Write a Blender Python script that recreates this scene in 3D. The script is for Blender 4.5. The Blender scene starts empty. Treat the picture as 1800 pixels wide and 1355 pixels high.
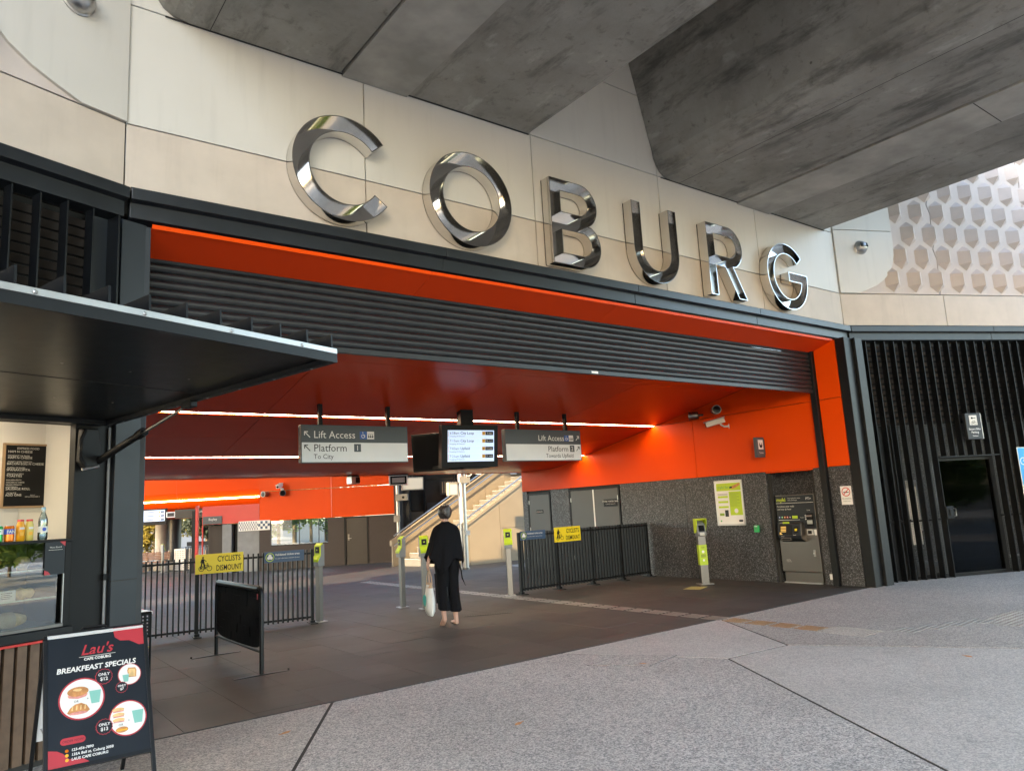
import bpy, bmesh, math, random
from mathutils import Matrix, Vector, Quaternion
random.seed(7)
sc = bpy.context.scene
col = sc.collection
R = math.radians
PI = math.pi

# ------------------------------------------------------------------ camera, sky, sun, exposure
PITCH, ROLL, YAW, CAMH = R(9.35), R(-3.2), R(37.2), 1.65
_cy, _sy = math.cos(YAW), math.sin(YAW)
_f = Vector((_sy*math.cos(PITCH), _cy*math.cos(PITCH), math.sin(PITCH)))
_r = Vector((_cy, -_sy, 0)); _u = _r.cross(_f)
_r2 = math.cos(ROLL)*_r + math.sin(ROLL)*_u
_u2 = -math.sin(ROLL)*_r + math.cos(ROLL)*_u
cam = bpy.data.cameras.new('camera'); cam.sensor_fit = 'HORIZONTAL'
cam.sensor_width = 36; cam.lens = 36*1300/1800; cam.clip_start = .05; cam.clip_end = 2000
camo = bpy.data.objects.new('camera', cam); col.objects.link(camo)
m3 = Matrix((_r2, _u2, -_f)).transposed()
camo.matrix_world = Matrix.Translation((0, 0, CAMH)) @ m3.to_4x4()
sc.camera = camo

SUN_EL = R(17.0)
SUN_TO = Vector((-.935, -.355, 0)).normalized()           # horizontal direction towards the sun
w = bpy.data.worlds.new('World'); sc.world = w; w.use_nodes = True
nt = w.node_tree; nt.nodes.clear()
sky = nt.nodes.new('ShaderNodeTexSky'); sky.sky_type = 'NISHITA'; sky.sun_disc = False
sky.sun_elevation = SUN_EL; sky.sun_rotation = math.atan2(SUN_TO.x, SUN_TO.y)
sky.air_density = 1.0; sky.dust_density = 1.5; sky.ozone_density = 1.0
bg = nt.nodes.new('ShaderNodeBackground'); bg.inputs[1].default_value = .15
wo = nt.nodes.new('ShaderNodeOutputWorld')
nt.links.new(sky.outputs[0], bg.inputs[0]); nt.links.new(bg.outputs[0], wo.inputs[0])
sun = bpy.data.lights.new('sun', 'SUN'); sun.energy = 2.0; sun.angle = R(.55); sun.color = (1, .80, .55)
suno = bpy.data.objects.new('sun', sun); col.objects.link(suno)
_dir = -(SUN_TO*math.cos(SUN_EL) + Vector((0, 0, math.sin(SUN_EL))))
suno.rotation_euler = _dir.to_track_quat('-Z', 'Y').to_euler(); suno.location = (-20, -10, 15)
vs = sc.view_settings
vs.view_transform = 'Standard'; vs.look = 'None'; vs.gamma = 1; vs.use_curve_mapping = False
vs.exposure = 3.2
try:
    vs.use_white_balance = True; vs.white_balance_temperature = 6900; vs.white_balance_tint = 10
except Exception: pass
sc.render.engine = 'CYCLES'
try:
    sc.cycles.max_bounces = 7; sc.cycles.diffuse_bounces = 4; sc.cycles.glossy_bounces = 4
    sc.cycles.transparent_max_bounces = 12; sc.cycles.sample_clamp_indirect = 6
except Exception: pass

# ------------------------------------------------------------------ materials
MT = {}
def _nodes(name):
    m = bpy.data.materials.new(name); m.use_nodes = True
    t = m.node_tree; b = t.nodes['Principled BSDF']
    MT[name] = m
    return m, t, b
def _pos(t, scale=(1, 1, 1)):
    g = t.nodes.new('ShaderNodeNewGeometry')
    mp = t.nodes.new('ShaderNodeMapping'); mp.inputs['Scale'].default_value = scale
    t.links.new(g.outputs['Position'], mp.inputs['Vector'])
    return mp.outputs[0]
def _noise(t, vec, scale, detail=4, rough=.55):
    n = t.nodes.new('ShaderNodeTexNoise'); n.inputs['Scale'].default_value = scale
    n.inputs['Detail'].default_value = detail; n.inputs['Roughness'].default_value = rough
    t.links.new(vec, n.inputs['Vector'])
    return n.outputs['Fac']
def _range(t, v, a, b, c, d):
    r = t.nodes.new('ShaderNodeMapRange'); t.links.new(v, r.inputs[0])
    for i, x in enumerate((a, b, c, d)): r.inputs[i+1].default_value = x
    return r.outputs[0]
def _mix(t, fac, a, b, mode='MIX'):
    n = t.nodes.new('ShaderNodeMix'); n.data_type = 'RGBA'; n.blend_type = mode
    for i, v in ((0, fac), (6, a), (7, b)):
        if hasattr(v, 'links') or hasattr(v, 'is_linked'): t.links.new(v, n.inputs[i])
        elif i == 0: n.inputs[0].default_value = v
        else: n.inputs[i].default_value = (*v, 1) if len(v) == 3 else v
    return n.outputs[2]
def _math(t, op, a, b=0.0):
    n = t.nodes.new('ShaderNodeMath'); n.operation = op
    for i, v in enumerate((a, b)):
        if hasattr(v, 'is_linked'): t.links.new(v, n.inputs[i])
        else: n.inputs[i].default_value = v
    return n.outputs[0]
def _bump(t, b, h, strength, dist):
    n = t.nodes.new('ShaderNodeBump'); n.inputs['Strength'].default_value = strength
    n.inputs['Distance'].default_value = dist
    t.links.new(h, n.inputs['Height']); t.links.new(n.outputs[0], b.inputs['Normal'])
def sc3(c, k): return tuple(min(1, x*k) for x in c)
def mat(name, c, rough=.5, metal=0, var=.12, vs_=2.5, streak=0, bump=0, bs=60, spec=.5, coat=0, rvar=.03, rnd=0):
    m, t, b = _nodes(name)
    p = _pos(t)
    n1 = _noise(t, p, vs_, 5)
    cc = _mix(t, _range(t, n1, .3, .7, 0, 1), sc3(c, 1-var), sc3(c, 1+var))
    if streak:
        s = _noise(t, _pos(t, (7, 7, .7)), 1.3, 3)
        s2 = _range(t, s, .55, .75, 0, streak)
        cc = _mix(t, s2, cc, sc3(c, .45))
    if rnd:
        oi = t.nodes.new('ShaderNodeObjectInfo')
        hs = t.nodes.new('ShaderNodeHueSaturation')
        t.links.new(_range(t, oi.outputs['Random'], 0, 1, 1-rnd, 1+rnd), hs.inputs['Value'])
        t.links.new(cc, hs.inputs['Color']); cc = hs.outputs[0]
    t.links.new(cc, b.inputs['Base Color'])
    n2 = _noise(t, p, vs_*4, 4)
    t.links.new(_range(t, n2, .3, .7, max(.02, rough-rvar), min(1, rough+rvar)), b.inputs['Roughness'])
    b.inputs['Metallic'].default_value = metal
    b.inputs['Specular IOR Level'].default_value = spec
    if coat: b.inputs['Coat Weight'].default_value = coat
    if bump: _bump(t, b, _noise(t, p, bs, 4), bump, .004)
    return m
def emit(name, c, s):
    m, t, b = _nodes(name)
    b.inputs['Base Color'].default_value = (*c, 1); b.inputs['Emission Color'].default_value = (*c, 1)
    b.inputs['Emission Strength'].default_value = s; b.inputs['Roughness'].default_value = .4
    return m
def glassmat(name, tint, refl=.06, rough=0.0, fm=1.6):
    m, t, b = _nodes(name); t.nodes.remove(b)
    o = t.nodes['Material Output']
    tr = t.nodes.new('ShaderNodeBsdfTransparent'); tr.inputs[0].default_value = (*tint, 1)
    gl = t.nodes.new('ShaderNodeBsdfGlossy'); gl.inputs['Roughness'].default_value = rough
    fr = t.nodes.new('ShaderNodeFresnel'); fr.inputs[0].default_value = 1.5
    mx = t.nodes.new('ShaderNodeMixShader')
    f2 = _math(t, 'ADD', _math(t, 'MULTIPLY', fr.outputs[0], fm), refl)
    t.links.new(f2, mx.inputs[0]); t.links.new(tr.outputs[0], mx.inputs[1]); t.links.new(gl.outputs[0], mx.inputs[2])
    t.links.new(mx.outputs[0], o.inputs[0])
    return m
def speckle(name, base, cells, rough=.6, bump=.4, big=.12, spots=False):
    # stone chips: a list of (scale, light, dark) voronoi layers
    m, t, b = _nodes(name)
    p = _pos(t)
    n0 = _noise(t, p, .7, 4)
    cc = None
    for i, (scale, cols) in enumerate(cells):
        v = t.nodes.new('ShaderNodeTexVoronoi'); v.inputs['Scale'].default_value = scale
        t.links.new(p, v.inputs['Vector'])
        s = t.nodes.new('ShaderNodeSeparateColor'); t.links.new(v.outputs['Color'], s.inputs[0])
        cr = t.nodes.new('ShaderNodeValToRGB'); cr.color_ramp.interpolation = 'CONSTANT'
        el = cr.color_ramp.elements
        while len(el) < len(cols): el.new(.5)
        for e, (ps, c) in zip(el, cols): e.position = ps; e.color = (*c, 1)
        t.links.new(s.outputs[0], cr.inputs[0])
        if cc is None: cc = cr.outputs[0]
        else: cc = _mix(t, .35, cc, cr.outputs[0])
        if i == 0: hv = v.outputs['Distance']
    d = _range(t, n0, .3, .7, 1-big, 1+big)
    if spots:
        n3 = _noise(t, p, 3.3, 6, .7); d = _math(t, 'MULTIPLY', d, _range(t, n3, .56, .72, 1, .80))
        vg = t.nodes.new('ShaderNodeTexVoronoi'); vg.inputs['Scale'].default_value = 1.7; t.links.new(p, vg.inputs['Vector'])
        d = _math(t, 'MULTIPLY', d, _range(t, vg.outputs['Distance'], .030, .050, .50, 1))
    hs = t.nodes.new('ShaderNodeHueSaturation'); t.links.new(cc, hs.inputs['Color']); t.links.new(d, hs.inputs['Value'])
    oi = t.nodes.new('ShaderNodeObjectInfo')
    k = _range(t, oi.outputs['Random'], 0, 1, .93, 1.07)
    hs2 = t.nodes.new('ShaderNodeHueSaturation'); t.links.new(hs.outputs[0], hs2.inputs['Color']); t.links.new(k, hs2.inputs['Value'])
    t.links.new(hs2.outputs[0], b.inputs['Base Color'])
    b.inputs['Roughness'].default_value = rough
    _bump(t, b, hv, bump, .003)
    return m

mat('cream', (.60, .575, .53), .42, var=.035, vs_=.8, streak=.10, rnd=.02)
mat('beige', (.53, .455, .385), .55, var=.07, vs_=3, streak=.13, bump=.05, bs=200, rnd=.03)
mat('pattern', (.56, .49, .45), .62, var=.05, vs_=4, bump=.05, bs=200)
mat('joint', (.03, .028, .026), .8, var=.1)
mat('dark_metal', (.006, .007, .0085), .42, var=.15, vs_=5, spec=.35)
mat('fin_metal', (.0055, .0065, .008), .36, var=.15, vs_=5, spec=.35)
mat('beam_metal', (.011, .014, .018), .34, var=.2, vs_=3, spec=.6)
mat('column_paint', (.016, .021, .027), .45, var=.10, vs_=3, bump=.03, bs=150)
mat('black', (.003, .003, .0035), .5, var=.1, spec=.3)
mat('black_gloss', (.003, .003, .004), .30, var=.1, rvar=.02, spec=.25)
mat('louvre', (.022, .016, .012), .55, var=.2)
mat('orange', (.72, .062, .003), .38, var=.02, vs_=1, rvar=.05, rnd=.03, spec=.12)
mat('ceiling_red', (.70, .056, .011), .24, var=.02, vs_=.6, rvar=.01, spec=.06, rnd=.03)
mat('shutter', (.017, .0185, .021), .40, var=.15, vs_=6, spec=.5)
mat('steel', (.42, .41, .40), .34, 1, var=.03, vs_=3, rvar=.02)
mat('brushed', (.19, .18, .172), .38, 1, var=.04, vs_=3, rvar=.02)
mat('chrome', (.66, .64, .61), .10, 1, var=.03, vs_=4, rvar=.03)
mat('alu', (.55, .55, .55), .38, .9, var=.08)
mat('white', (.72, .71, .69), .4, var=.03)
mat('offwhite', (.60, .58, .54), .5, var=.04)
mat('plaster', (.72, .68, .60), .7, var=.03)
mat('sign_grey', (.055, .066, .078), .4, var=.03)
mat('sign_silver', (.70, .71, .72), .35, var=.03)
mat('sign_dark', (.018, .02, .025), .4, var=.03)
mat('sign_navy', (.035, .075, .15), .4, var=.03)
mat('sign_blue', (.02, .30, .72), .4, var=.03)
mat('sign_green', (.05, .35, .10), .4, var=.03)
mat('lift_blue', (.03, .10, .35), .4, var=.03)
mat('yellow', (.80, .62, .02), .4, var=.04)
mat('lime', (.50, .66, .015), .32, var=.04)
mat('lime_print', (.42, .58, .02), .45, var=.04)
mat('lime_dark', (.22, .34, .02), .45, var=.04)
mat('pole_grey', (.20, .21, .22), .45, var=.06)
mat('door_grey', (.055, .053, .051), .42, var=.05)
mat('door_brown', (.022, .016, .013), .45, var=.08)
mat('brown_wall', (.045, .032, .026), .7, var=.12, vs_=30)
mat('grey_wall', (.20, .205, .21), .6, var=.12, vs_=3, streak=.2)
mat('trim_red', (.55, .03, .025), .4, var=.04)
mat('print_red', (.42, .028, .04), .45, var=.04)
mat('poster_dark', (.010, .014, .020), .38, var=.05, spec=.35)
mat('timber', (.13, .08, .05), .5, var=.18, vs_=14, rnd=.08)
mat('bench_wood', (.16, .07, .04), .55, var=.2, vs_=10)
mat('frame_wood', (.34, .22, .12), .5, var=.12, vs_=12)
mat('stair_panel', (.265, .205, .13), .55, var=.06, vs_=2, rnd=.03)
mat('step', (.13, .12, .105), .7, var=.1)
mat('tactile', (.30, .28, .26), .45, .5, var=.1)
mat('tactile_gold', (.42, .26, .13), .45, .5, var=.15)
mat('floor_mat', (.42, .38, .14), .6, var=.2, vs_=12)
mat('skin', (.52, .30, .22), .5, var=.06, vs_=20)
mat('hair', (.055, .047, .045), .38, var=.5, vs_=45)
mat('cloth_black', (.0035, .0035, .005), .85, var=.2, vs_=12, bump=.2, bs=150, spec=.2)
mat('leather', (.004, .004, .005), .38, var=.2, spec=.3)
mat('tote', (.66, .65, .61), .8, var=.05, vs_=10, bump=.2, bs=250)
mat('tote_tan', (.42, .30, .20), .8, var=.06)
mat('teal', (.02, .34, .30), .7, var=.06)
mat('shoe', (.45, .27, .20), .45, var=.06)
mat('green_btn', (.02, .42, .12), .3, var=.04)
mat('cup', (.20, .46, .40), .45, var=.05)
mat('bread', (.50, .22, .07), .55, var=.3, vs_=30)
mat('bread_pale', (.70, .46, .20), .55, var=.25, vs_=30)
mat('ham', (.62, .25, .22), .5, var=.25, vs_=40)
mat('juice_orange', (.75, .33, .01), .25, var=.05)
mat('juice_pale', (.62, .50, .12), .25, var=.05)
mat('can_orange', (.75, .18, .01), .25, .4, var=.05)
mat('can_green', (.02, .40, .10), .25, .4, var=.05)
mat('label_blue', (.03, .08, .45), .35, var=.05)
mat('paper', (.55, .42, .27), .75, var=.1, vs_=20)
mat('bark', (.10, .075, .05), .85, var=.3, vs_=20, bump=.5, bs=30)
mat('planter', (.45, .42, .38), .7, var=.1)
mat('amber', (.75, .38, .02), .4, var=.03)
mat('water_blue', (.30, .50, .62), .15, var=.05)
for nm, c in (('leaf_yellow', (.22, .175, .026)), ('leaf_green', (.11, .17, .020)), ('leaf_dark', (.03, .045, .03))):
    m = mat(nm, c, .6, var=.5, vs_=2.2); b = m.node_tree.nodes['Principled BSDF']
    t = m.node_tree
    tl = t.nodes.new('ShaderNodeBsdfTranslucent'); tl.inputs[0].default_value = (*sc3(c, 1.6), 1)
    mx = t.nodes.new('ShaderNodeMixShader'); mx.inputs[0].default_value = .35
    t.links.new(b.outputs[0], mx.inputs[1]); t.links.new(tl.outputs[0], mx.inputs[2])
    t.links.new(mx.outputs[0], t.nodes['Material Output'].inputs[0])
glassmat('glass', (.90, .94, .92), .09)
glassmat('glass_dark', (.14, .15, .16), .0, .04, .30)
glassmat('glass_bottle', (.72, .84, .90), .08)
emit('led', (1, .82, .55), 7.5)
emit('kiosk_led', (1, .88, .70), 4.0)
emit('screen', (.52, .68, 1), .085)
emit('screen_amber', (1, .55, .08), .5)
emit('ticket_screen', (.9, .6, .15), .03)
emit('lamp_face', (.5, .45, .36), .07)
for nm, k, w_ in (('aggregate', (1.0, .98, .965), .72), ('aggregate_pale', (1.06, 1.02, .985), .42), ('aggregate_warm', (.92, .88, .84), .66)):
    def q_(*c):
        m_ = .40
        return tuple(min(1, max(0, (m_+(v-m_)*w_)*kk)) for v, kk in zip(c, k))
    speckle(nm, None, [(100, [(0, q_(.07, .078, .09)), (.22, q_(.20, .195, .19)), (.42, q_(.42, .395, .37)), (.62, q_(.64, .605, .57)), (.84, q_(.80, .77, .74))]),
                       (42, [(0, q_(.20, .20, .20)), (.35, q_(.42, .395, .37)), (.7, q_(.58, .55, .52))])], .62, .5, .10, True)
speckle('terrazzo', None, [(70, [(0, (.008, .008, .009)), (.45, (.028, .029, .032)), (.66, (.095, .098, .108)), (.82, (.185, .19, .205)), (.93, (.05, .05, .052))]),
                           (150, [(0, (.01, .01, .01)), (.5, (.045, .046, .05)), (.8, (.16, .163, .175))])], .5, .15, .08)
def concrete():
    m, t, b = _nodes('concrete')
    p = _pos(t); pl = _pos(t, (1.3, .30, 1.3))
    a = _noise(t, p, .8, 10, .68); c = _noise(t, pl, 1.6, 10, .70); d = _noise(t, p, 7, 8, .7); e = _noise(t, p, 60, 4)
    k = _mix(t, _range(t, a, .32, .68, 0, 1), (.185, .175, .155), (.335, .32, .29))
    k = _mix(t, _range(t, c, .52, .64, 0, .70), k, (.062, .057, .050))
    k = _mix(t, _range(t, d, .56, .68, 0, .50), k, (.085, .075, .065))
    pt = _noise(t, _pos(t, (1, .5, 1)), 3.1, 8, .65)
    k = _mix(t, _range(t, pt, .60, .68, 0, .40), k, (.47, .455, .42))
    k = _mix(t, _range(t, e, .64, .72, 0, .35), k, (.10, .095, .09))
    v = t.nodes.new('ShaderNodeTexVoronoi'); v.inputs['Scale'].default_value = 2.4; t.links.new(p, v.inputs['Vector'])
    k = _mix(t, _range(t, v.outputs['Distance'], .03, .05, .75, 0), k, (.07, .06, .05))
    t.links.new(k, b.inputs['Base Color']); b.inputs['Roughness'].default_value = .74
    _bump(t, b, _math(t, 'ADD', d, _math(t, 'MULTIPLY', e, .5)), .35, .01)
concrete()
def bluestone():
    m, t, b = _nodes('bluestone')
    p = _pos(t)
    a = _noise(t, p, 1.1, 6, .6); d = _noise(t, p, 14, 5); s = _noise(t, _pos(t, (.5, 3, 1)), 1.2, 5)
    k = _mix(t, _range(t, a, .3, .7, 0, 1), (.043, .041, .039), (.072, .069, .066))
    k = _mix(t, _range(t, s, .6, .72, 0, .45), k, (.021, .021, .022))
    k = _mix(t, _range(t, d, .68, .76, 0, .3), k, (.11, .105, .10))
    oi = t.nodes.new('ShaderNodeObjectInfo')
    hs = t.nodes.new('ShaderNodeHueSaturation'); t.links.new(k, hs.inputs['Color'])
    t.links.new(_range(t, oi.outputs['Random'], 0, 1, .88, 1.12), hs.inputs['Value'])
    t.links.new(hs.outputs[0], b.inputs['Base Color'])
    t.links.new(_range(t, a, .3, .7, .50, .66), b.inputs['Roughness'])
    b.inputs['Specular IOR Level'].default_value = .3
    _bump(t, b, d, .12, .002)
bluestone()
mat('shelf_glow', (.55, .68, .60), .3, var=.05)
mat('concrete_pale', (.34, .325, .295), .72, var=.28, vs_=1.8, bump=.25, bs=40)
mat('tower_glass', (.040, .034, .027), .16, var=.3, vs_=1.5, rvar=.05)
mat('tower', (.09, .075, .058), .5, var=.25, vs_=1.2)
mat('box_cream', (.30, .27, .22), .5, var=.05)
mat('grout', (.27, .26, .25), .8, var=.2)
mat('asphalt', (.06, .058, .056), .85, var=.2, vs_=3, bump=.4, bs=80)

# ------------------------------------------------------------------ geometry helpers
I4 = Matrix.Identity(4)
WM = {}
def Tr(x, y, z=0): return Matrix.Translation((x, y, z))
def Rz(a): return Matrix.Rotation(a, 4, 'Z')
def Rx(a): return Matrix.Rotation(a, 4, 'X')
def Ry(a): return Matrix.Rotation(a, 4, 'Y')
class MB:
    def __init__(s): s.v = []; s.f = []; s.smooth = False
    def quadface(s, pts):
        i = len(s.v); s.v += [tuple(p) for p in pts]; s.f.append(tuple(range(i, i+len(pts)))); return s
    def box(s, x0, x1, y0, y1, z0, z1, M=None):
        i = len(s.v)
        P = [(x, y, z) for z in (z0, z1) for y in (y0, y1) for x in (x0, x1)]
        if M: P = [tuple(M @ Vector(p)) for p in P]
        s.v += P
        s.f += [tuple(i+k for k in q) for q in ((0, 2, 3, 1), (4, 5, 7, 6), (0, 1, 5, 4), (2, 6, 7, 3), (0, 4, 6, 2), (1, 3, 7, 5))]
        return s
    def prism(s, poly, a, b, plane='xz'):
        # extrude a 2D polygon between coordinates a and b of the third axis
        n = len(poly); i = len(s.v)
        def mk(p, d):
            return {'xz': (p[0], d, p[1]), 'xy': (p[0], p[1], d), 'yz': (d, p[0], p[1])}[plane]
        s.v += [mk(p, a) for p in poly] + [mk(p, b) for p in poly]
        s.f.append(tuple(i+k for k in range(n))); s.f.append(tuple(i+n+k for k in reversed(range(n))))
        for k in range(n):
            k2 = (k+1) % n; s.f.append((i+k, i+n+k, i+n+k2, i+k2))
        return s
    def tube(s, pts, r, n=10, caps=True):
        pts = [Vector(p) for p in pts]
        rs = r if isinstance(r, (list, tuple)) else [r]*len(pts)
        i0 = len(s.v); ref = None
        for k, p in enumerate(pts):
            d = (pts[min(k+1, len(pts)-1)]-pts[max(k-1, 0)]).normalized()
            if ref is None: ref = Vector((0, 0, 1)) if abs(d.z) < .9 else Vector((1, 0, 0))
            a = d.cross(ref).normalized(); b = d.cross(a).normalized(); ref = -b if False else ref
            for q in range(n):
                t = 2*PI*q/n; s.v.append(tuple(p + a*math.cos(t)*rs[k] + b*math.sin(t)*rs[k]))
        for k in range(len(pts)-1):
            for q in range(n):
                q2 = (q+1) % n
                s.f.append((i0+k*n+q, i0+k*n+q2, i0+(k+1)*n+q2, i0+(k+1)*n+q))
        if caps:
            s.f.append(tuple(i0+q for q in reversed(range(n)))); e = i0+(len(pts)-1)*n
            s.f.append(tuple(e+q for q in range(n)))
        s.smooth = True
        return s
    def lathe(s, prof, n=20, c=(0, 0, 0)):
        i0 = len(s.v)
        for r, z in prof:
            for q in range(n):
                t = 2*PI*q/n; s.v.append((c[0]+r*math.cos(t), c[1]+r*math.sin(t), c[2]+z))
        for k in range(len(prof)-1):
            for q in range(n):
                q2 = (q+1) % n; s.f.append((i0+k*n+q, i0+k*n+q2, i0+(k+1)*n+q2, i0+(k+1)*n+q))
        s.f.append(tuple(i0+q for q in reversed(range(n)))); e = i0+(len(prof)-1)*n
        s.f.append(tuple(e+q for q in range(n)))
        s.smooth = True
        return s
    def loft(s, rings, caps=True):
        n = len(rings[0]); i0 = len(s.v)
        for r in rings: s.v += [tuple(p) for p in r]
        for k in range(len(rings)-1):
            for q in range(n):
                q2 = (q+1) % n; s.f.append((i0+k*n+q, i0+k*n+q2, i0+(k+1)*n+q2, i0+(k+1)*n+q))
        if caps:
            s.f.append(tuple(i0+q for q in reversed(range(n)))); e = i0+(len(rings)-1)*n
            s.f.append(tuple(e+q for q in range(n)))
        s.smooth = True
        return s
    def mesh(s, name):
        me = bpy.data.meshes.new(name); me.from_pydata(s.v, [], s.f); me.update()
        bm = bmesh.new(); bm.from_mesh(me); bmesh.ops.recalc_face_normals(bm, faces=bm.faces); bm.to_mesh(me); bm.free()
        if s.smooth:
            me.polygons.foreach_set('use_smooth', [True]*len(me.polygons))
            try: me.set_sharp_from_angle(angle=R(40))
            except Exception: pass
        return me
def bx(*a): return MB().box(*a)
def _link(name, data, mt, W, parent, bevel=0):
    if isinstance(data, MB): data = data.mesh(name)
    if mt is not None and not data.materials: data.materials.append(MT[mt])
    o = bpy.data.objects.new(name, data); col.objects.link(o)
    if parent is not None:
        Wp = WM[parent.name]; W = Wp if W is None else W
        o.parent = parent; o.matrix_basis = Wp.inverted() @ W
    else:
        W = W or I4; o.matrix_basis = W
    WM[o.name] = W.copy()
    if bevel:
        b = o.modifiers.new('bevel', 'BEVEL'); b.width = bevel; b.segments = 2; b.limit_method = 'ANGLE'; b.angle_limit = R(35)
        b.harden_normals = False
    return o
def thing(name, W, label, cat, group=None):
    o = bpy.data.objects.new(name, None); col.objects.link(o); o.empty_display_size = .1
    o.matrix_basis = W; WM[o.name] = W.copy()
    o['label'] = label; o['category'] = cat
    if group: o['group'] = group
    return o
def part(name, data, mt, parent, W=None, bevel=0, label=None, kind=None):
    o = _link(name, data, mt, W, parent, bevel)
    if label: o['label'] = label
    if kind: o['kind'] = kind
    return o
def single(name, data, mt, W, label, cat, group=None, bevel=0):
    o = _link(name, data, mt, W, None, bevel); o['label'] = label; o['category'] = cat
    if group: o['group'] = group
    return o
def struct(name, data, mt, W=None):
    o = _link(name, data, mt, W or I4, None); o['kind'] = 'structure'; return o
def textmesh(s, size, align='LEFT', shear=0, spacing=1, bold=0):
    cu = bpy.data.curves.new('lettering', 'FONT'); cu.body = s; cu.size = size; cu.align_x = align
    cu.shear = shear; cu.space_character = spacing; cu.resolution_u = 2; cu.space_line = .9
    if bold: cu.offset = bold
    o = bpy.data.objects.new('lettering', cu)
    me = bpy.data.meshes.new_from_object(o)
    bpy.data.objects.remove(o); bpy.data.curves.remove(cu)
    for v in me.vertices: v.co = Vector((v.co.x, -v.co.z, v.co.y))
    me.update()
    return me
def text(parent, s, x, z, size, mt, y=-.003, align='LEFT', W=None, shear=0, spacing=1, name='lettering', bold=0, rot=0, xs=1):
    W0 = WM[parent.name] if W is None else W
    me = textmesh(s, size, align, shear, spacing, bold); me.materials.clear()
    return part(name, me, mt, parent, W0 @ Tr(x, y, z) @ Ry(-rot) @ Matrix.Diagonal((xs, 1, 1, 1)))
def arc(cx, cy, r, a0, a1, n=24, ry=None):
    ry = ry or r
    return [(cx+r*math.cos(R(a0+(a1-a0)*k/n)), cy+ry*math.sin(R(a0+(a1-a0)*k/n))) for k in range(n+1)]
def disc(cx, cz, r, y0, y1, n=40): return MB().prism(arc(cx, cz, r, 0, 360, n)[:-1], y0, y1)
def curve2d(splines, extr, bev, off=0, squash=1):
    cu = bpy.data.curves.new('outline', 'CURVE'); cu.dimensions = '2D'; cu.fill_mode = 'BOTH'
    cu.extrude = extr; cu.bevel_depth = bev; cu.bevel_resolution = 4 if off else 2; cu.offset = off
    for sp in splines:
        s = cu.splines.new('POLY'); s.points.add(len(sp)-1); s.use_cyclic_u = True
        for q, p in zip(s.points, sp): q.co = (p[0], p[1], 0, 1)
    o = bpy.data.objects.new('outline', cu); me = bpy.data.meshes.new_from_object(o)
    bpy.data.objects.remove(o); bpy.data.curves.remove(cu)
    for v in me.vertices:
        z = v.co.z
        if abs(z) > extr: z = math.copysign(extr+(abs(z)-extr)*squash, z)
        v.co = Vector((v.co.x, -z, v.co.y))
    me.update(); me.materials.clear()
    return me
def W_at(x, y, z=0, rot=0): return Tr(x, y, z) @ Rz(rot)

# frames of the three facets of the facade; outward is local -Y
FY = 6.90
WC = Tr(0, FY, 0)
THL, THR = R(20.7), R(23.5)
WL = Tr(1.06, FY, 0) @ Rz(THL)          # local x runs right, the kiosk lies at negative x
WR = Tr(13.0, FY, 0) @ Rz(-THR)         # local x runs right along the bike cage
def FLZ(y): return 0 if y < 18 else -.02*(min(y, 48)-18)

#@@SECTION ground
# ------------------------------------------------------------------ ground, pavement, station floor
g = MB()
g.quadface([(-400, -400, -.03), (400, -400, -.03), (400, 17.9, -.03), (-400, 17.9, -.03)])
g.quadface([(-400, 17.9, -.03), (400, 17.9, -.03), (400, 48, -.65), (-400, 48, -.65)])
g.quadface([(-400, 48, -.65), (400, 48, -.65), (400, 500, -.65), (-400, 500, -.65)])
struct('ground', g, 'asphalt')
pav = struct('pavement', bx(-30, 34, -26, 6.74, -.028, -.004), 'joint')
def inset(poly, d):
    n = len(poly); out = []
    cx = sum(p[0] for p in poly)/n; cy_ = sum(p[1] for p in poly)/n
    A = sum(poly[i][0]*poly[(i+1) % n][1]-poly[(i+1) % n][0]*poly[i][1] for i in range(n))
    s = 1 if A > 0 else -1
    for i in range(n):
        p0, p1, p2 = Vector(poly[i-1]), Vector(poly[i]), Vector(poly[(i+1) % n])
        e1 = (p1-p0).normalized(); e2 = (p2-p1).normalized()
        n1 = Vector((-e1.y, e1.x))*s; n2 = Vector((-e2.y, e2.x))*s
        b = (n1+n2); k = d/max(.25, (b.dot(n1)/b.length)) if b.length > 1e-6 else d
        out.append(tuple(p1+b.normalized()*k if b.length > 1e-6 else p1+n1*d))
    return out
c60 = (.52, .854)
def dn(p, L, s=1): return (p[0]-s*c60[0]*L, p[1]-c60[1]*L)
J1a, J1b = (2.86, 6.73), dn((2.86, 6.73), 24)
J2a, JN = (5.58, 6.73), (6.47, 5.11)
J3b = dn(JN, 22)
J4a, JM = (8.44, 6.73), (7.42, 5.04)
J6b = dn(JM, 22, -1)
slabs = [[(-30, 6.73), J1a, J1b, (-30, J1b[1])],
         [J1a, J2a, JN, J3b, J1b],
         [J2a, J4a, JM, JN],
         [JN, JM, J6b, J3b],
         [J4a, (13.2, 6.73), (34, -2.6), (34, J6b[1]), J6b, JM]]
AGG = ['aggregate_warm', 'aggregate', 'aggregate_pale', 'aggregate_pale', 'aggregate_warm', 'aggregate']
for p in slabs:
    part('slab', MB().prism(inset(p, .014), -.0035, 0, 'xy'), AGG.pop(0), pav)
part('slab', MB().prism(inset([(-30, J1b[1]), J1b, J3b, J6b, (34, J6b[1]), (34, -26), (-30, -26)], .016), -.0035, 0, 'xy'), AGG.pop(0), pav)
# service cover let into the paving beside the joint
cv = [(5.95, 6.13), (6.28, 5.62), (5.72, 5.50), (5.33, 6.02)]
part('service_cover', MB().prism(inset(cv, .012), .0005, .0035, 'xy'), 'aggregate', pav)
part('cover_frame', MB().prism(cv, -.01, .0012, 'xy'), 'joint', pav)

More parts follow.
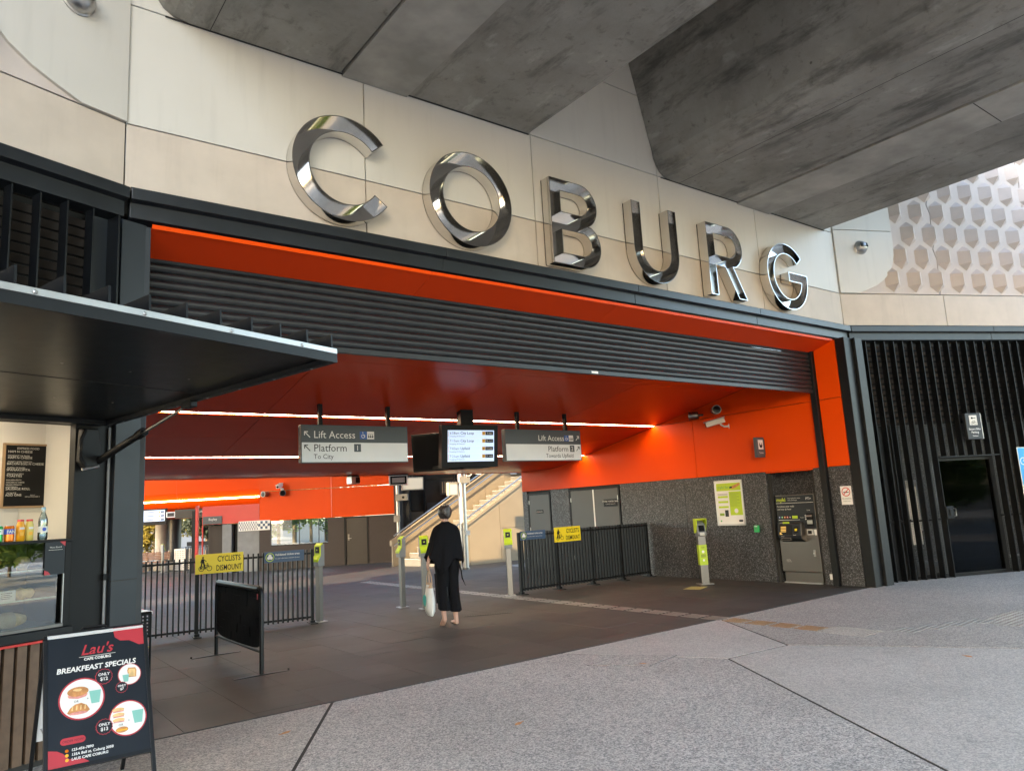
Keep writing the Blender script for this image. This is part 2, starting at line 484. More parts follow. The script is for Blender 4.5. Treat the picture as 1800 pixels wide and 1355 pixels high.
flr = MB()
flr.quadface([(-16, 6.74, -.012), (40, 6.74, -.012), (40, 18, -.012), (-16, 18, -.012)])
flr.quadface([(-16, 18, -.012), (40, 18, -.012), (40, 34, -.332), (-16, 34, -.332)])
floor = struct('station_floor', flr, 'grout')
tw, tl = .60, .90
tcache = {}
far = MB()
rows = 0
ix = 0
x = 1.0
while x < 12.55:
    off = (ix*.37) % tl
    y = 6.75-off
    while y < 18.0:
        y0, y1 = max(6.75, y)+.0022, min(18.0, y+tl)-.0022
        x0, x1 = x+.0022, min(x+tw, 12.9)-.0022
        if 8.30 < (x0+x1)/2 < 8.60: pass
        if y1-y0 > .03:
            if y0 < 14.2 and rows < 300:
                key = (round(x1-x0, 3), round(y1-y0, 3))
                if key not in tcache: tcache[key] = bx(0, key[0], 0, key[1], -.012, 0).mesh('tile')
                part('tile', tcache[key], 'bluestone', floor, Tr(x0, y0, random.uniform(-.0008, .0008)))
                rows += 1
            else: far.box(x0, x1, y0, y1, -.011, random.uniform(-.0008, .0008))
        y += tl
    x += tw; ix += 1
for i in range(88):                                            # tiles of the deeper, gently falling floor
    x = -16+i*.62
    for j in range(18):
        y = 18+j*.9
        if y < 34:
            z0, z1 = -.02*(y-18), -.02*(y+.895-18)
            far.quadface([(x, y, z0), (x+.617, y, z0), (x+.617, y+.895, z1), (x, y+.895, z1)])
part('far_tiles', far, 'bluestone', floor, kind='stuff')

for k, (x, y, a) in enumerate(((5.75, 5.62, .4), (3.6, 4.9, 1.9), (7.9, 3.4, 2.8), (2.2, 6.1, 5.1))):
    lf = MB(); P = [(.0, -.045), (.018, -.02), (.022, .01), (.0, .05), (-.02, .012), (-.016, -.02)]
    lf.prism(P, .001, .004, 'xy'); lf.box(-.002, .002, -.07, -.04, .001, .004)
    single('fallen_leaf', lf, 'bread', W_at(x, y, 0, a), 'small dry brown leaf lying on the speckled paving', 'leaf', 'dry leaves on the paving')

# tactile strip: raised bars through the hall, then tiles of bars and studs over the plaza
tac = thing('tactile_paving', Tr(8.45, 6.8, 0), 'line of raised metal guide bars running from the plaza into the hall', 'tactile paving')
y = 3.6
def bar(x0, x1, y0, y1, mt, nm='guide_bar'):
    part(nm, bx(x0, x1, y0, y1, -.002, .005), mt, tac, I4, bevel=.002)
for k in range(36):
    y0 = 5.25+k*.36
    if y0+.3 > 17.9: break
    mt = 'tactile_gold' if y0 < 6.4 else 'tactile'
    for q in range(4):
        xx = 8.34+q*.075
        bar(xx, xx+.035, y0, y0+.30, mt)
stud = MB()
for i in range(9):
    for j in range(11):
        stud.lathe([(.018, -.001), (.016, .004), (.010, .006)], 6, (8.30+i*.055, 4.66+j*.055, 0))
part('stud_field', stud, 'tactile', tac, I4, kind='stuff')
for k in range(4):
    for q in range(4):
        xx = 8.80+k*.34; part('guide_bar', bx(xx, xx+.3, 4.55-.12*k-.07*q, 4.585-.12*k-.07*q, -.002, .005), 'tactile', tac, I4, bevel=.002)
st2 = MB()
for i in range(16):
    for j in range(11):
        st2.box(9.78+i*.075, 9.81+i*.075, 3.30+j*.075, 3.33+j*.075, -.001, .006)
part('steel_stud_field', st2, 'alu', tac, I4, kind='stuff')
dg_ = thing('drain_grate', W_at(6.9, 10.05, 0, R(-26)), 'narrow dark drain grate let into the tiles beside the person', 'drain')
part('channel', bx(-.40, .40, -.05, .05, .0011, .0025), 'black', dg_)
for k in range(20): part('grate_bar', bx(-.39+k*.04, -.37+k*.04, -.045, .045, .0026, .005), 'dark_metal', dg_)
single('floor_decal', bx(-.22, .22, -.16, .16, .0012, .003), 'floor_mat', W_at(11.07, 9.33, 0, R(20)), 'worn yellow square marking stuck to the dark floor', 'floor marking')
#@@SECTION building
# ------------------------------------------------------------------ station building: cladding, fascia, soffit, hall
st = thing('station_building', Tr(7, FY, 0), 'station entrance building with cream cladding and an orange entrance hall', 'station building')
PT = .045
def panel(name, x0, x1, z0, z1, mt, W, y0=0, th=PT, g_=.006):
    return part(name, bx(x0+g_, x1-g_, y0, y0+th, z0+g_, z1-g_), mt, st, W, bevel=.004)
xs = [1.06, 3.40, 5.76, 8.18, 10.56, 13.0]
part('backing', bx(1.06, 13.0, .05, .12, 4.40, 8.60), 'joint', st, WC)
for a, b in zip(xs, xs[1:]):
    panel('beige_panel', a, b, 4.60, 5.235, 'beige', WC)
    panel('cream_panel', a, b, 5.235, 6.42, 'cream', WC)
    panel('cream_panel', a, b, 6.42, 7.63, 'cream', WC)
    panel('cream_panel', a, b, 7.63, 8.60, 'cream', WC)
# the two angled wings: beige band, rounded cream end, faceted panels
prof = [(.006, 5.241), (.40, 5.241), (.60, 5.31), (.80, 5.39), (.98, 5.50), (1.12, 5.64), (1.22, 5.80), (1.28, 6.00), (1.30, 6.25), (1.30, 6.47)]
wave = [0, .03, .05, .03, .0]
boss_cache = {}
def boss():
    # raised six sided block with a vertical ridge, pointed above and below
    w2, h2, hr, d = .165, .36, .135, .14
    b = MB()
    L0, L1 = (-w2, 0, -hr), (-w2, 0, hr)
    R0, R1 = (w2, 0, -hr), (w2, 0, hr)
    T, B = (0, 0, .255), (0, 0, -.255)
    r0, r1 = (.01, -d, -hr+.02), (.01, -d, hr-.02)
    for q in ([L0, L1, r1, r0], [r0, r1, R1, R0], [L1, T, r1], [r1, T, R1], [L0, r0, B], [r0, R0, B]): b.quadface(q)
    return b.mesh('raised_block')
BOSS = boss()
for W, sg in ((WL, -1), (WR, 1)):
    part('backing', bx(*sorted((0, sg*9.0)), .06, .14, 4.3, 8.6), 'joint', st, W)
    s0 = 0
    for w_ in (2.30, 2.35, 2.35, 2.0):
        a, b = sorted((sg*s0, sg*(s0+w_))); panel('beige_panel', a, b, 4.60, 5.235, 'beige', W); s0 += w_
    P = [(sg*p[0], p[1]) for p in prof] + [(sg*.006, 6.47)]
    part('cream_end_panel', MB().prism(P, -.03, .05), 'cream', st, W, bevel=.004)
    P2 = [(sg*.006, 6.482), (sg*1.30, 6.482), (sg*1.30, 8.6), (sg*.006, 8.6)]
    part('cream_end_panel', MB().prism(P2, -.03, .05), 'cream', st, W, bevel=.004)
    # faceted panels with wavy edges
    edges = [.3, 2.28, 4.60, 6.95, 9.0]
    for a, b in zip(edges, edges[1:]):
        pl, pr = [], []
        for k in range(15):
            z = 5.245+k*.23
            wob = .05*(1 if k % 2 else -1)*(1 if k % 4 < 2 else .2)
            pl.append((a+.010+(wob if a > .5 else 0), z)); pr.append((b-.010+wob, z))
        poly = [(sg*p[0], p[1]) for p in pl+pr[::-1]]
        part('faceted_panel', MB().prism(poly, .004, .05), 'pattern', st, W)
    for r in range(7):
        for c in range(18):
            s = .70+c*.50+(.25 if r % 2 else 0); z = 5.53+r*.46
            if sg < 0 and (s > 2.0 or r > 2): continue
            if s > 8.7: continue
            inside = s < 1.36 if z > 5.9 else (s < 1.05 if z > 5.6 else s < .74)
            if inside: continue
            part('raised_block', BOSS, 'pattern', st, W @ Tr(sg*s, .004, z))
# dark fascia, stepped, round all three facets
def fascia(W, x0, x1):
    part('fascia_beam', MB().prism([(-.02, 4.595), (-.15, 4.575), (-.15, 4.475), (-.07, 4.465), (-.07, 4.33), (.05, 4.30), (.05, 4.595)], x0, x1, 'yz'), 'beam_metal', st, W, bevel=.004)
    part('fascia_flashing', MB().prism([(-.012, 4.625), (-.10, 4.60), (-.10, 4.592), (-.012, 4.597)], x0, x1, 'yz'), 'dark_metal', st, W)
for a, b in ((1.10, 4.3), (4.305, 7.4), (7.405, 10.2), (10.205, 12.94)): fascia(WC, a, b)
fascia(WL, -9, -.03); fascia(WR, .03, 3.2); fascia(WR, 3.205, 6.2); fascia(WR, 6.205, 9)
# red soffit behind the fascia, lip and reveal
sx = [1.28, 4.15, 7.05, 9.85, 12.40]
for a, b in zip(sx, sx[1:]):
    part('soffit_panel', MB().prism([(6.835, 4.262), (7.27, 4.135), (7.27, 4.16), (6.835, 4.29)], a+.003, b-.003, 'yz'), 'ceiling_red', st, I4)
    part('soffit_lip', bx(a+.003, b-.003, 6.826, 6.834, 4.258, 4.298), 'orange', st, I4)
# sloping red ceiling of the hall, in panels round the light slots
def cz(y):
    if y <= 14.2: return 3.97-.19*(y-7.4)
    t = min(1, (y-14.2)/1.0); zz = 3.97-.19*6.8
    return zz-.19*(t-.5*t*t)*1.0
cxs = [1.25, 3.72, 6.66, 9.60, 12.40]
cys = [7.36, 8.95, 11.165, 11.235, 12.35, 13.515, 13.585, 16.1]
for a, b in zip(cxs, cxs[1:]):
    for c, d in zip(cys, cys[1:]):
        if d-c < .1: continue
        n = 10 if d > 15 else 1
        ys = [c+.004+(d-c-.008)*k/n for k in range(n+1)]
        poly = [(q, cz(q)) for q in ys] + [(q, cz(q)+.02) for q in reversed(ys)]
        part('ceiling_panel', MB().prism(poly, a+.004, b-.004, 'yz'), 'ceiling_red', st, I4)
bys = [7.36]+[7.6+.5*k for k in range(18)]
poly = [(q, cz(q)+.03) for q in bys]+[(q, cz(q)+.12) for q in reversed(bys)]
part('ceiling_backing', MB().prism(poly, 1.0, 13.0, 'yz'), 'joint', st, I4)
part('ceiling_edge', bx(1.25, 12.55, 16.105, 16.16, cz(16)-.01, cz(16)+.42), 'orange', st, I4)
part('roof_slab', bx(-8, 13.5, 7.1, 12.6, 4.75, 4.95), 'joint', st, I4)
part('roof_upstand', bx(1.0, 13.5, 12.4, 12.6, 3.3, 4.75), 'joint', st, I4)
for yl in (11.2, 13.55):
    e = 0
    for a, b in ((1.3, 3.98), (3.99, 6.90), (6.91, 9.80), (9.81, 12.385)):
        part('light_strip', MB().prism([(yl-.022, cz(yl)+.012), (yl+.022, cz(yl)+.004), (yl+.022, cz(yl)+.02), (yl-.022, cz(yl)+.03)], a, b, 'yz'), 'led', st, I4)
# right wall of the hall: orange panels above, dark terrazzo below, recess for the ticket machine
X = 12.40
part('wall_core', bx(X+.045, X+.12, 8.45, 16.14, 0, 4.3), 'joint', st, I4)
part('wall_core', bx(X+.045, X+.12, 6.80, 7.56, 0, 4.3), 'joint', st, I4)
part('wall_core', bx(X+.045, X+.12, 7.50, 8.50, 2.03, 4.3), 'joint', st, I4)
def wallpan(nm, y0, y1, z0, z1, mt):
    part(nm, bx(X, X+.04, y0+.004, y1-.004, z0+.004, z1-.004), mt, st, I4, bevel=.003)
wallpan('orange_panel', 6.80, 7.22, 2.05, 3.25, 'orange'); wallpan('orange_panel', 6.80, 7.22, 3.25, 4.28, 'orange')
part('orange_panel', MB().prism([(7.32, 3.254), (11.16, 3.254), (7.32, cz(7.32)-.004)], X, X+.04, 'yz'), 'orange', st, I4)
wallpan('orange_panel', 7.32, 10.13, 2.05, 3.25, 'orange')
part('orange_panel', MB().prism([(10.138, 2.054), (16.14, 2.054)]+[(q, min(3.246, cz(q)-.004)) for q in (16.14, 15.6, 15.2, 15, 14.8, 14.6, 14.4, 14.2, 13, 12, 11.21, 10.138)], X, X+.04, 'yz'), 'orange', st, I4)
for a, b in ((6.80, 7.22), (7.32, 7.51), (8.49, 10.5), (10.5, 12.42), (14.23, 14.95), (15.93, 16.14)):
    if a < 7: wallpan('stone_panel', a, b, 0, 2.05, 'terrazzo')
    elif b-a > 1: wallpan('stone_panel', a, b, 0, 1.02, 'terrazzo'); wallpan('stone_panel', a, b, 1.02, 2.05, 'terrazzo')
    else: wallpan('stone_panel', a, b, 0, 2.05, 'terrazzo')
part('recess_back', bx(X+.50, X+.54, 7.46, 8.54, 0, 2.05), 'terrazzo', st, I4)
part('recess_side', bx(X+.045, X+.50, 8.495, 8.535, 0, 2.05), 'terrazzo', st, I4)
part('recess_side', bx(X+.045, X+.50, 7.465, 7.505, 0, 2.05), 'terrazzo', st, I4)
part('recess_head', bx(X+.002, X+.50, 7.508, 8.492, 2.025, 2.049), 'orange', st, I4)
def wdoor(y0, y1, z1, leaves):
    fr = part('door_frame', bx(X-.012, X+.05, y0, y0+.045, 0, z1), 'black', st, I4)
    part('door_frame', bx(X-.012, X+.05, y1-.045, y1, 0, z1), 'black', st, I4)
    part('door_frame', bx(X-.012, X+.05, y0+.045, y1-.045, z1-.045, z1), 'black', st, I4)
    out = []
    n = leaves; w_ = (y1-y0-.09)/n
    for k in range(n):
        d = part('door', bx(X-.004, X+.036, y0+.048+k*w_, y0+.042+(k+1)*w_, .01, z1-.05), 'door_grey', st, I4, bevel=.002)
        out.append(d)
        for hz in (.35, 1.05, 1.75):
            part('hinge', bx(X-.016, X-.005, (y1-.07 if k == n-1 else y0+.05), (y1-.05 if k == n-1 else y0+.07), hz-.05, hz+.05), 'steel', d, I4)
    return out
WX = Tr(X, 0, 0) @ Rz(-PI/2)       # frame on the right wall: local x = -world y, outward = local -Y
d1 = wdoor(12.44, 14.21, 2.02, 2)
part('meeting_strip', bx(X-.012, X-.005, 13.305, 13.345, .02, 1.97), 'white', d1[1], I4)
p = part('door_sign', bx(-12.98, -12.52, -.010, -.0055, 1.55, 1.72), 'black', d1[0], WX)
text(p, 'STORE / WATER TANK', -12.75, 1.65, .052, 'offwhite', -.0115, 'CENTER'); text(p, 'AUTHORISED ENTRY ONLY', -12.75, 1.60, .026, 'offwhite', -.0115, 'CENTER')
d2 = wdoor(14.97, 15.91, 1.99, 1)
p = part('door_sign', bx(-15.56, -15.28, -.010, -.0055, 1.46, 1.55), 'black', d2[0], WX)
text(p, 'CLEANERS', -15.42, 1.485, .052, 'offwhite', -.0115, 'CENTER')
# corner posts
part('corner_post', bx(12.40, 12.78, 6.62, 6.79, 0, 4.29), 'dark_metal', st, I4, bevel=.006)
part('corner_post_flange', bx(12.66, 12.90, 6.56, 6.615, 0, 4.29), 'dark_metal', st, I4, bevel=.004)
part('corner_column', bx(1.03, 1.28, 6.86, 7.20, 0, 4.28), 'column_paint', st, I4, bevel=.005)
part('corner_column_face', bx(-.06, .16, -.10, -.04, 0, 4.29), 'column_paint', st, WL, bevel=.005)
part('column_joint', bx(-.061, .161, -.1015, -.08, 1.245, 1.252), 'joint', st, WL)
part('side_wall', bx(1.02, 1.22, 7.21, 14.6, 0, 4.7), 'joint', st, I4)
part('wing_back_wall', bx(-12, 1.0, 12.2, 12.4, 0, 4.75), 'joint', st, I4)
part('wing_roof', bx(-9, 0, .2, 5, 4.6, 4.75), 'joint', st, WL)

# roller shutter
sh = thing('roller_shutter', Tr(6.8, 7.3, 3.4), 'dark steel roller shutter partly lowered under the red soffit', 'roller shutter')
slat = MB()
pr = [(.012, 0), (-.002, .012), (-.012, .03), (-.013, .05), (-.004, .068), (.012, .078)]
slat.prism([(p[0], p[1]) for p in pr]+[(.018, .078), (.018, 0)], 1.30, 12.36, 'yz')
SL = slat.mesh('slat')
for k in range(9): part('slat', SL, 'shutter', sh, Tr(0, 7.29, 3.455+k*.081))
part('bottom_bar', bx(1.30, 12.36, 7.275, 7.32, 3.385, 3.448), 'shutter', sh, I4, bevel=.006)
part('bar_label', bx(6.9, 7.02, 7.272, 7.2745, 3.40, 3.43), 'white', sh, I4)
part('guide_rail', bx(12.33, 12.396, 7.23, 7.335, 0, 4.15), 'dark_metal', sh, I4, bevel=.003)
part('guide_rail', bx(1.284, 1.34, 7.23, 7.335, 0, 4.15), 'dark_metal', sh, I4, bevel=.003)

# letters of the station name
h = 1.15
Lt = {}
def arc_letter(a0, a1, Ro=.575, Ri=.395): return [arc(.575, .575, Ro, a0, a1, 56)+arc(.575, .575, Ri, a1, a0, 48)]
Lt['C'] = (arc_letter(40, 325), 2.52)
Lt['O'] = ([arc(.575, .575, .575, 0, 360, 72)[:-1], arc(.575, .575, .395, 360, 0, 60)[:-1]], 4.10)
Lt['B'] = ([[(0, 0)]+arc(.53, .31, .31, -90, 60.6, 22)+arc(.51, .85, .30, -64, 90, 22)+[(0, h)],
            [(.175, .465)]+arc(.52, .31, .155, 90, -90, 18)+[(.175, .155)],
            [(.175, .99)]+arc(.50, .85, .14, 90, -90, 18)+[(.175, .71)]], 5.88)
Lt['U'] = ([[(0, h)]+arc(.465, .465, .465, 180, 360, 36)+[(.93, h), (.755, h)]+arc(.465, .465, .29, 360, 180, 30)+[(.175, h)]], 7.37)
Lt['R'] = ([[(0, 0), (.175, 0), (.175, .48), (.40, .48), (.68, 0), (.89, 0), (.60, .50)]+arc(.53, .815, .335, -70, 90, 24)+[(0, h)],
            [(.175, .985)]+arc(.53, .815, .17, 90, -90, 18)+[(.175, .645)]], 8.98)
Lt['G'] = ([arc(.575, .575, .575, 40, 356, 60)+[(1.150, .66), (.60, .66), (.60, .50)]+arc(.575, .575, .395, 349, 40, 48)], 10.50)
mates = {'C': 'first letter', 'O': 'round letter', 'B': 'letter', 'U': 'letter', 'R': 'letter', 'G': 'last letter'}
for ch, (spl, x0) in Lt.items():
    W = Tr(x0, FY, 4.655)
    o = thing('sign_letter', W, 'polished steel %s %s fixed to the cream and beige wall' % (mates[ch], ch), 'letter')
    me = curve2d(spl, .006, 0)
    part('back_plate', me, 'chrome', o, W @ Tr(0, -.014, 0))
    for k, P in enumerate(spl):
        Q = inset(P, .010 if k == 0 else -.010); n = len(P); mb = MB()
        for y0, y1 in ((-.008, -.172),):
            for q in range(n):
                q2 = (q+1) % n
                a, b, c, d = P[q], P[q2], Q[q2], Q[q]
                mb.quadface([(a[0], y0, a[1]), (b[0], y0, b[1]), (b[0], y1, b[1]), (a[0], y1, a[1])])
                mb.quadface([(d[0], y0, d[1]), (d[0], y1, d[1]), (c[0], y1, c[1]), (c[0], y0, c[1])])
                mb.quadface([(a[0], y1, a[1]), (b[0], y1, b[1]), (c[0], y1, c[1]), (d[0], y1, d[1])])
        me = bpy.data.meshes.new('side_wall'); me.from_pydata(mb.v, [], mb.f); me.update()
        bm = bmesh.new(); bm.from_mesh(me); bmesh.ops.remove_doubles(bm, verts=bm.verts, dist=1e-5); bmesh.ops.recalc_face_normals(bm, faces=bm.faces); bm.to_mesh(me); bm.free()
        me.polygons.foreach_set('use_smooth', [True]*len(me.polygons)); me.set_sharp_from_angle(angle=R(30))
        part('outer_wall' if k == 0 else 'inner_wall', me, 'chrome', o, W)
#@@SECTION wings
# ------------------------------------------------------------------ bike cage screen (right) and vent screen (left)
scr = thing('bike_cage_screen', WR, 'black fin and louvre screen in front of the bike cage', 'screen')
FIN = bx(-.006, .006, -.16, -.03, 0, 4.285).mesh('fin'); FINT = bx(-.006, .006, -.16, -.03, 2.14, 4.285).mesh('fin')
for k in range(31):
    s = .08+k*.2
    over = 1.52 < s < 2.80
    part('fin', FINT if over else FIN, 'fin_metal', scr, WR @ Tr(s, 0, 0))
BL = MB().prism([(.035, 0), (.0, .055), (-.006, .052), (.028, -.004)], .06, 6.3, 'yz').mesh('louvre_blade')
for k in range(14): part('louvre_blade', BL, 'louvre', scr, WR @ Tr(0, 0, 2.80+k*.105))
part('transom', bx(.0, 6.3, -.02, .04, 2.74, 2.79), 'fin_metal', scr)
part('mid_rail', bx(.0, 1.50, -.05, -.02, 1.00, 1.03), 'fin_metal', scr); part('mid_rail', bx(2.82, 6.3, -.05, -.02, 1.00, 1.03), 'fin_metal', scr)
part('screen_backing', bx(-.1, 6.4, .10, .14, 2.74, 4.3), 'black', scr)
wm = MB()
for a, b in ((.70, 1.50), (2.86, 6.2)):
    n = int((b-a)/.03)
    for k in range(n+1): wm.box(a+k*.03, a+k*.03+.003, .002, .005, .06, 2.74)
    for k in range(90): wm.box(a, b, .005, .008, .06+k*.03, .063+k*.03)
n = int(1.3/.03)
for k in range(n): wm.box(1.54+k*.03, 1.543+k*.03, .002, .005, 2.16, 2.74)
for k in range(20): wm.box(1.52, 2.84, .005, .008, 2.16+k*.03, 2.163+k*.03)
part('wire_mesh', wm, 'brushed', scr, kind='stuff')
for k in range(4): part('downpipe', MB().tube([(.18+k*.2-.0, 0, .03), (.18+k*.2, 0, 2.74)], .036, 12), 'dark_metal', scr)
for k in range(4): part('pipe_clip', bx(.13+k*.2, .23+k*.2, -.045, -.02, 1.00, 1.05), 'fin_metal', scr)
part('pipe_backing', bx(0, .88, .045, .08, 0, 2.74), 'black', scr)
for s in (.72, 1.48, 2.86, 4.5, 6.2): part('screen_post', bx(s-.03, s+.03, .012, .07, 0, 2.74), 'fin_metal', scr)
dr = part('door', bx(1.60, 2.76, .02, .05, .03, 2.06), 'glass_dark', scr)
for a in ((1.54, 1.60, .0, .07, 0, 2.12), (2.76, 2.82, .0, .07, 0, 2.12), (1.60, 2.76, .0, .07, 2.06, 2.12), (1.60, 2.76, .0, .06, .0, .05)):
    part('door_frame', bx(*a), 'fin_metal', dr)
part('door_head_flashing', bx(1.52, 2.86, -.165, .0, 2.12, 2.135), 'fin_metal', dr)
part('door_lock', bx(1.47, 1.63, -.19, -.162, 1.02, 1.24), 'black', dr, bevel=.01); part('door_lock_plate', bx(1.53, 1.585, -.205, -.19, 1.07, 1.19), 'fin_metal', dr, bevel=.006)
part('door_handle', MB().tube([(1.64, -.165, 1.06), (1.66, -.20, 1.07), (1.66, -.20, 1.19), (1.64, -.165, 1.20)], .008, 8), 'steel', dr)
# inside of the cage: floor is the ground; back wall, pale board and a grey cupboard
part('cage_back_wall', bx(-.4, 6.4, 2.5, 2.6, 0, 4.3), 'terrazzo', scr)
part('cage_roof', bx(-.2, 6.4, .14, 2.5, 4.3, 4.36), 'joint', scr)
part('cage_side_wall', bx(6.3, 6.4, .15, 2.5, 0, 4.3), 'joint', scr)
part('pale_board', bx(1.62, 2.15, 1.2, 1.25, .75, 1.75), 'offwhite', scr)
part('grey_cupboard', bx(.9, 1.5, .5, .9, .55, 1.62), 'offwhite', scr)
sg_ = thing('bike_parking_sign', WR @ Tr(2.30, -.17, 2.66), 'dark projecting box sign for secure bike parking above glass door', 'sign')
part('sign_box', bx(-.17, .17, -.07, .0, -.24, .24), 'sign_dark', sg_, bevel=.008)
part('sign_edge', bx(.172, .182, -.068, -.002, -.235, .235), 'sign_silver', sg_)
part('pictogram_panel', bx(-.09, .08, -.074, -.0715, .02, .20), 'offwhite', sg_)
def bike(parent, W, mt, k=1, y=-.001):
    # bicycle pictogram from thin bars and rings; local x-z, about 1 wide at k=1
    b = MB()
    for cx in (-.28, .28):
        o_, i_ = arc(cx, 0, .20, 0, 360, 20), arc(cx, 0, .16, 0, 360, 20)
        for q in range(20): b.quadface([(k*o_[q][0], y, k*o_[q][1]), (k*o_[q+1][0], y, k*o_[q+1][1]), (k*i_[q+1][0], y, k*i_[q+1][1]), (k*i_[q][0], y, k*i_[q][1])])
    def ln(x0, z0, x1, z1, w_=.035):
        d = Vector((x1-x0, z1-z0)).normalized(); nn = Vector((-d.y, d.x))*w_/2
        b.quadface([(k*(x0+nn.x), y, k*(z0+nn.y)), (k*(x1+nn.x), y, k*(z1+nn.y)), (k*(x1-nn.x), y, k*(z1-nn.y)), (k*(x0-nn.x), y, k*(z0-nn.y))])
    for q in ((-.28, 0, -.10, .26), (-.10, .26, .18, .26), (.28, 0, .16, .36), (-.28, 0, -.02, -.02), (-.02, -.02, .18, .26), (-.02, -.02, -.12, .32), (-.17, .33, -.05, .33), (.08, .38, .2, .36)): ln(*q)
    return part('bicycle_symbol', b, mt, parent, W)
bike(sg_, WR @ Tr(2.295, -.2455, 2.715), 'black', .13)
key = MB().prism(arc(-.03, .15, .02, 0, 360, 16)[:-1], -.076, -.0745); key.box(-.012, .05, -.076, -.0745, .144, .156)
part('key_symbol', key, 'black', sg_)
text(sg_, 'Secure Bike', 0, -.07, .055, 'white', -.073, 'CENTER'); text(sg_, 'Parking', 0, -.13, .055, 'white', -.073, 'CENTER'); text(sg_, 'Parkiteer', 0, -.19, .034, 'white', -.073, 'CENTER')
bs = thing('cycle_notice', WR @ Tr(3.66, -.17, 1.58), 'tall blue and white notice with a bicycle fixed to black fins', 'sign')
part('sign_board', bx(-.42, .42, -.012, 0, -.66, .66), 'white', bs, bevel=.003)
part('blue_field', bx(-.408, .408, -.0145, -.0125, -.05, .648), 'sign_blue', bs); part('green_band', bx(-.408, .408, -.0145, -.0125, -.19, -.055), 'sign_green', bs); part('blue_band', bx(-.408, .408, -.0145, -.0125, -.65, -.56), 'sign_blue', bs)
bike(bs, WR @ Tr(3.44, -.186, 1.98), 'white', .36)
text(bs, 'SECURE BIKE', -.34, .19, .14, 'white', -.0165, bold=.003); text(bs, 'PARKING', -.34, .0, .14, 'white', -.0165, bold=.003); text(bs, '"FREE"', -.36, -.155, .075, 'white', -.0165)
for k in range(6): part('text_line', bx(-.36, .3-.05*(k % 3), -.0145, -.0125, -.27-k*.045, -.255-k*.045), 'sign_grey', bs)

vsn = thing('vent_screen', WL, 'dark fins and louvre blades above the kiosk canopy', 'screen')
for k in range(14):
    s = .32+k*.205
    part('fin', bx(-.006, .006, -.13, -.01, 2.50, 4.29), 'fin_metal', vsn, WL @ Tr(-s, 0, 0))
BL2 = MB().prism([(.04, 0), (.0, .05), (-.006, .047), (.033, -.004)], -3.2, -.30, 'yz').mesh('louvre_blade')
for k in range(20): part('louvre_blade', BL2, 'louvre', vsn, WL @ Tr(0, .02, 2.56+k*.085))
part('screen_backing', bx(-3.3, -.06, .08, .12, 2.5, 4.3), 'black', vsn)
part('blank_panel', bx(-.29, -.05, .02, .05, 2.5, 4.29), 'column_paint', vsn)
for s in (.115,): part('fin', bx(-.008, .008, -.15, .02, 2.50, 4.29), 'fin_metal', vsn, WL @ Tr(-s, 0, 0))
def ballvent(W, r, label):
    t = thing('ball_vent', W, label, 'vent')
    mb = MB(); n = 20; rings = []
    pr = [(r*1.08, 0), (r*1.08, .012), (r*.98, .02)] + [(r*.97*math.cos(a), .02+r*.85*math.sin(a)) for a in [k*PI/2/9 for k in range(1, 9)]]
    mb.lathe(pr, n)
    part('dome', mb, 'steel', t, W @ Rx(PI/2))
    for k in range(6):
        x = (-.5+k*.2)*r*1.0
        part('slot', MB().box(x-.006, x+.006, -.02-r*.80, -.02-r*.55, -.02, r*.45, Tr(0, -.012, -.03) @ Rx(R(-18))), 'black', t)
    return t
ballvent(WR @ Tr(.56, -.03, 6.13), .125, 'round steel ball vent on the cream panel beside the faceted wall and letter G')
ballvent(WL @ Tr(-.47, -.03, 6.17), .135, 'round steel ball vent on the cream panel above the kiosk')

#@@SECTION kiosk
# ------------------------------------------------------------------ kiosk
kk = thing('kiosk', WL @ Tr(-1.8, 0, 0), 'cafe kiosk with timber slat counter and a propped black flap canopy', 'kiosk')
KW = 3.4
part('frame_panel', bx(-.345, -.075, -.035, .05, 0, 2.50), 'black', kk, WL, bevel=.004)
part('conduit', MB().tube([(-.085, -.055, .1), (-.085, -.055, 2.48)], .011, 8), 'pole_grey', kk, WL)
part('conduit_clip', bx(-.105, -.065, -.07, -.04, 1.26, 1.31), 'black', kk, WL)
part('counter', bx(-KW, -.34, -.10, .75, .885, .955), 'dark_metal', kk, WL, bevel=.006)
part('red_trim', bx(-KW, -.20, -.112, -.09, .868, .884), 'trim_red', kk, WL)
part('slat_backing', bx(-KW, -.20, -.02, .02, .02, .868), 'black', kk, WL)
SLT = bx(0, .062, -.075, -.022, .05, .866).mesh('timber_slat')
for k in range(26): part('timber_slat', SLT, 'timber', kk, WL @ Tr(-.28-k*.085, 0, 0))
part('plinth', bx(-KW, -.20, -.03, .3, 0, .05), 'joint', kk, WL)
part('interior_back_wall', bx(-KW, -.02, .95, 1.0, .0, 2.7), 'plaster', kk, WL)
part('interior_side_wall', bx(-.10, -.06, .05, .95, .0, 2.7), 'plaster', kk, WL)
part('interior_ceiling', bx(-KW, -.06, .05, 1.0, 2.62, 2.7), 'plaster', kk, WL)
part('ceiling_light', bx(-2.2, -.62, .45, .51, 2.585, 2.618), 'kiosk_led', kk, WL)
part('head_rail', bx(-KW, -.075, -.05, .05, 2.50, 2.56), 'dark_metal', kk, WL)
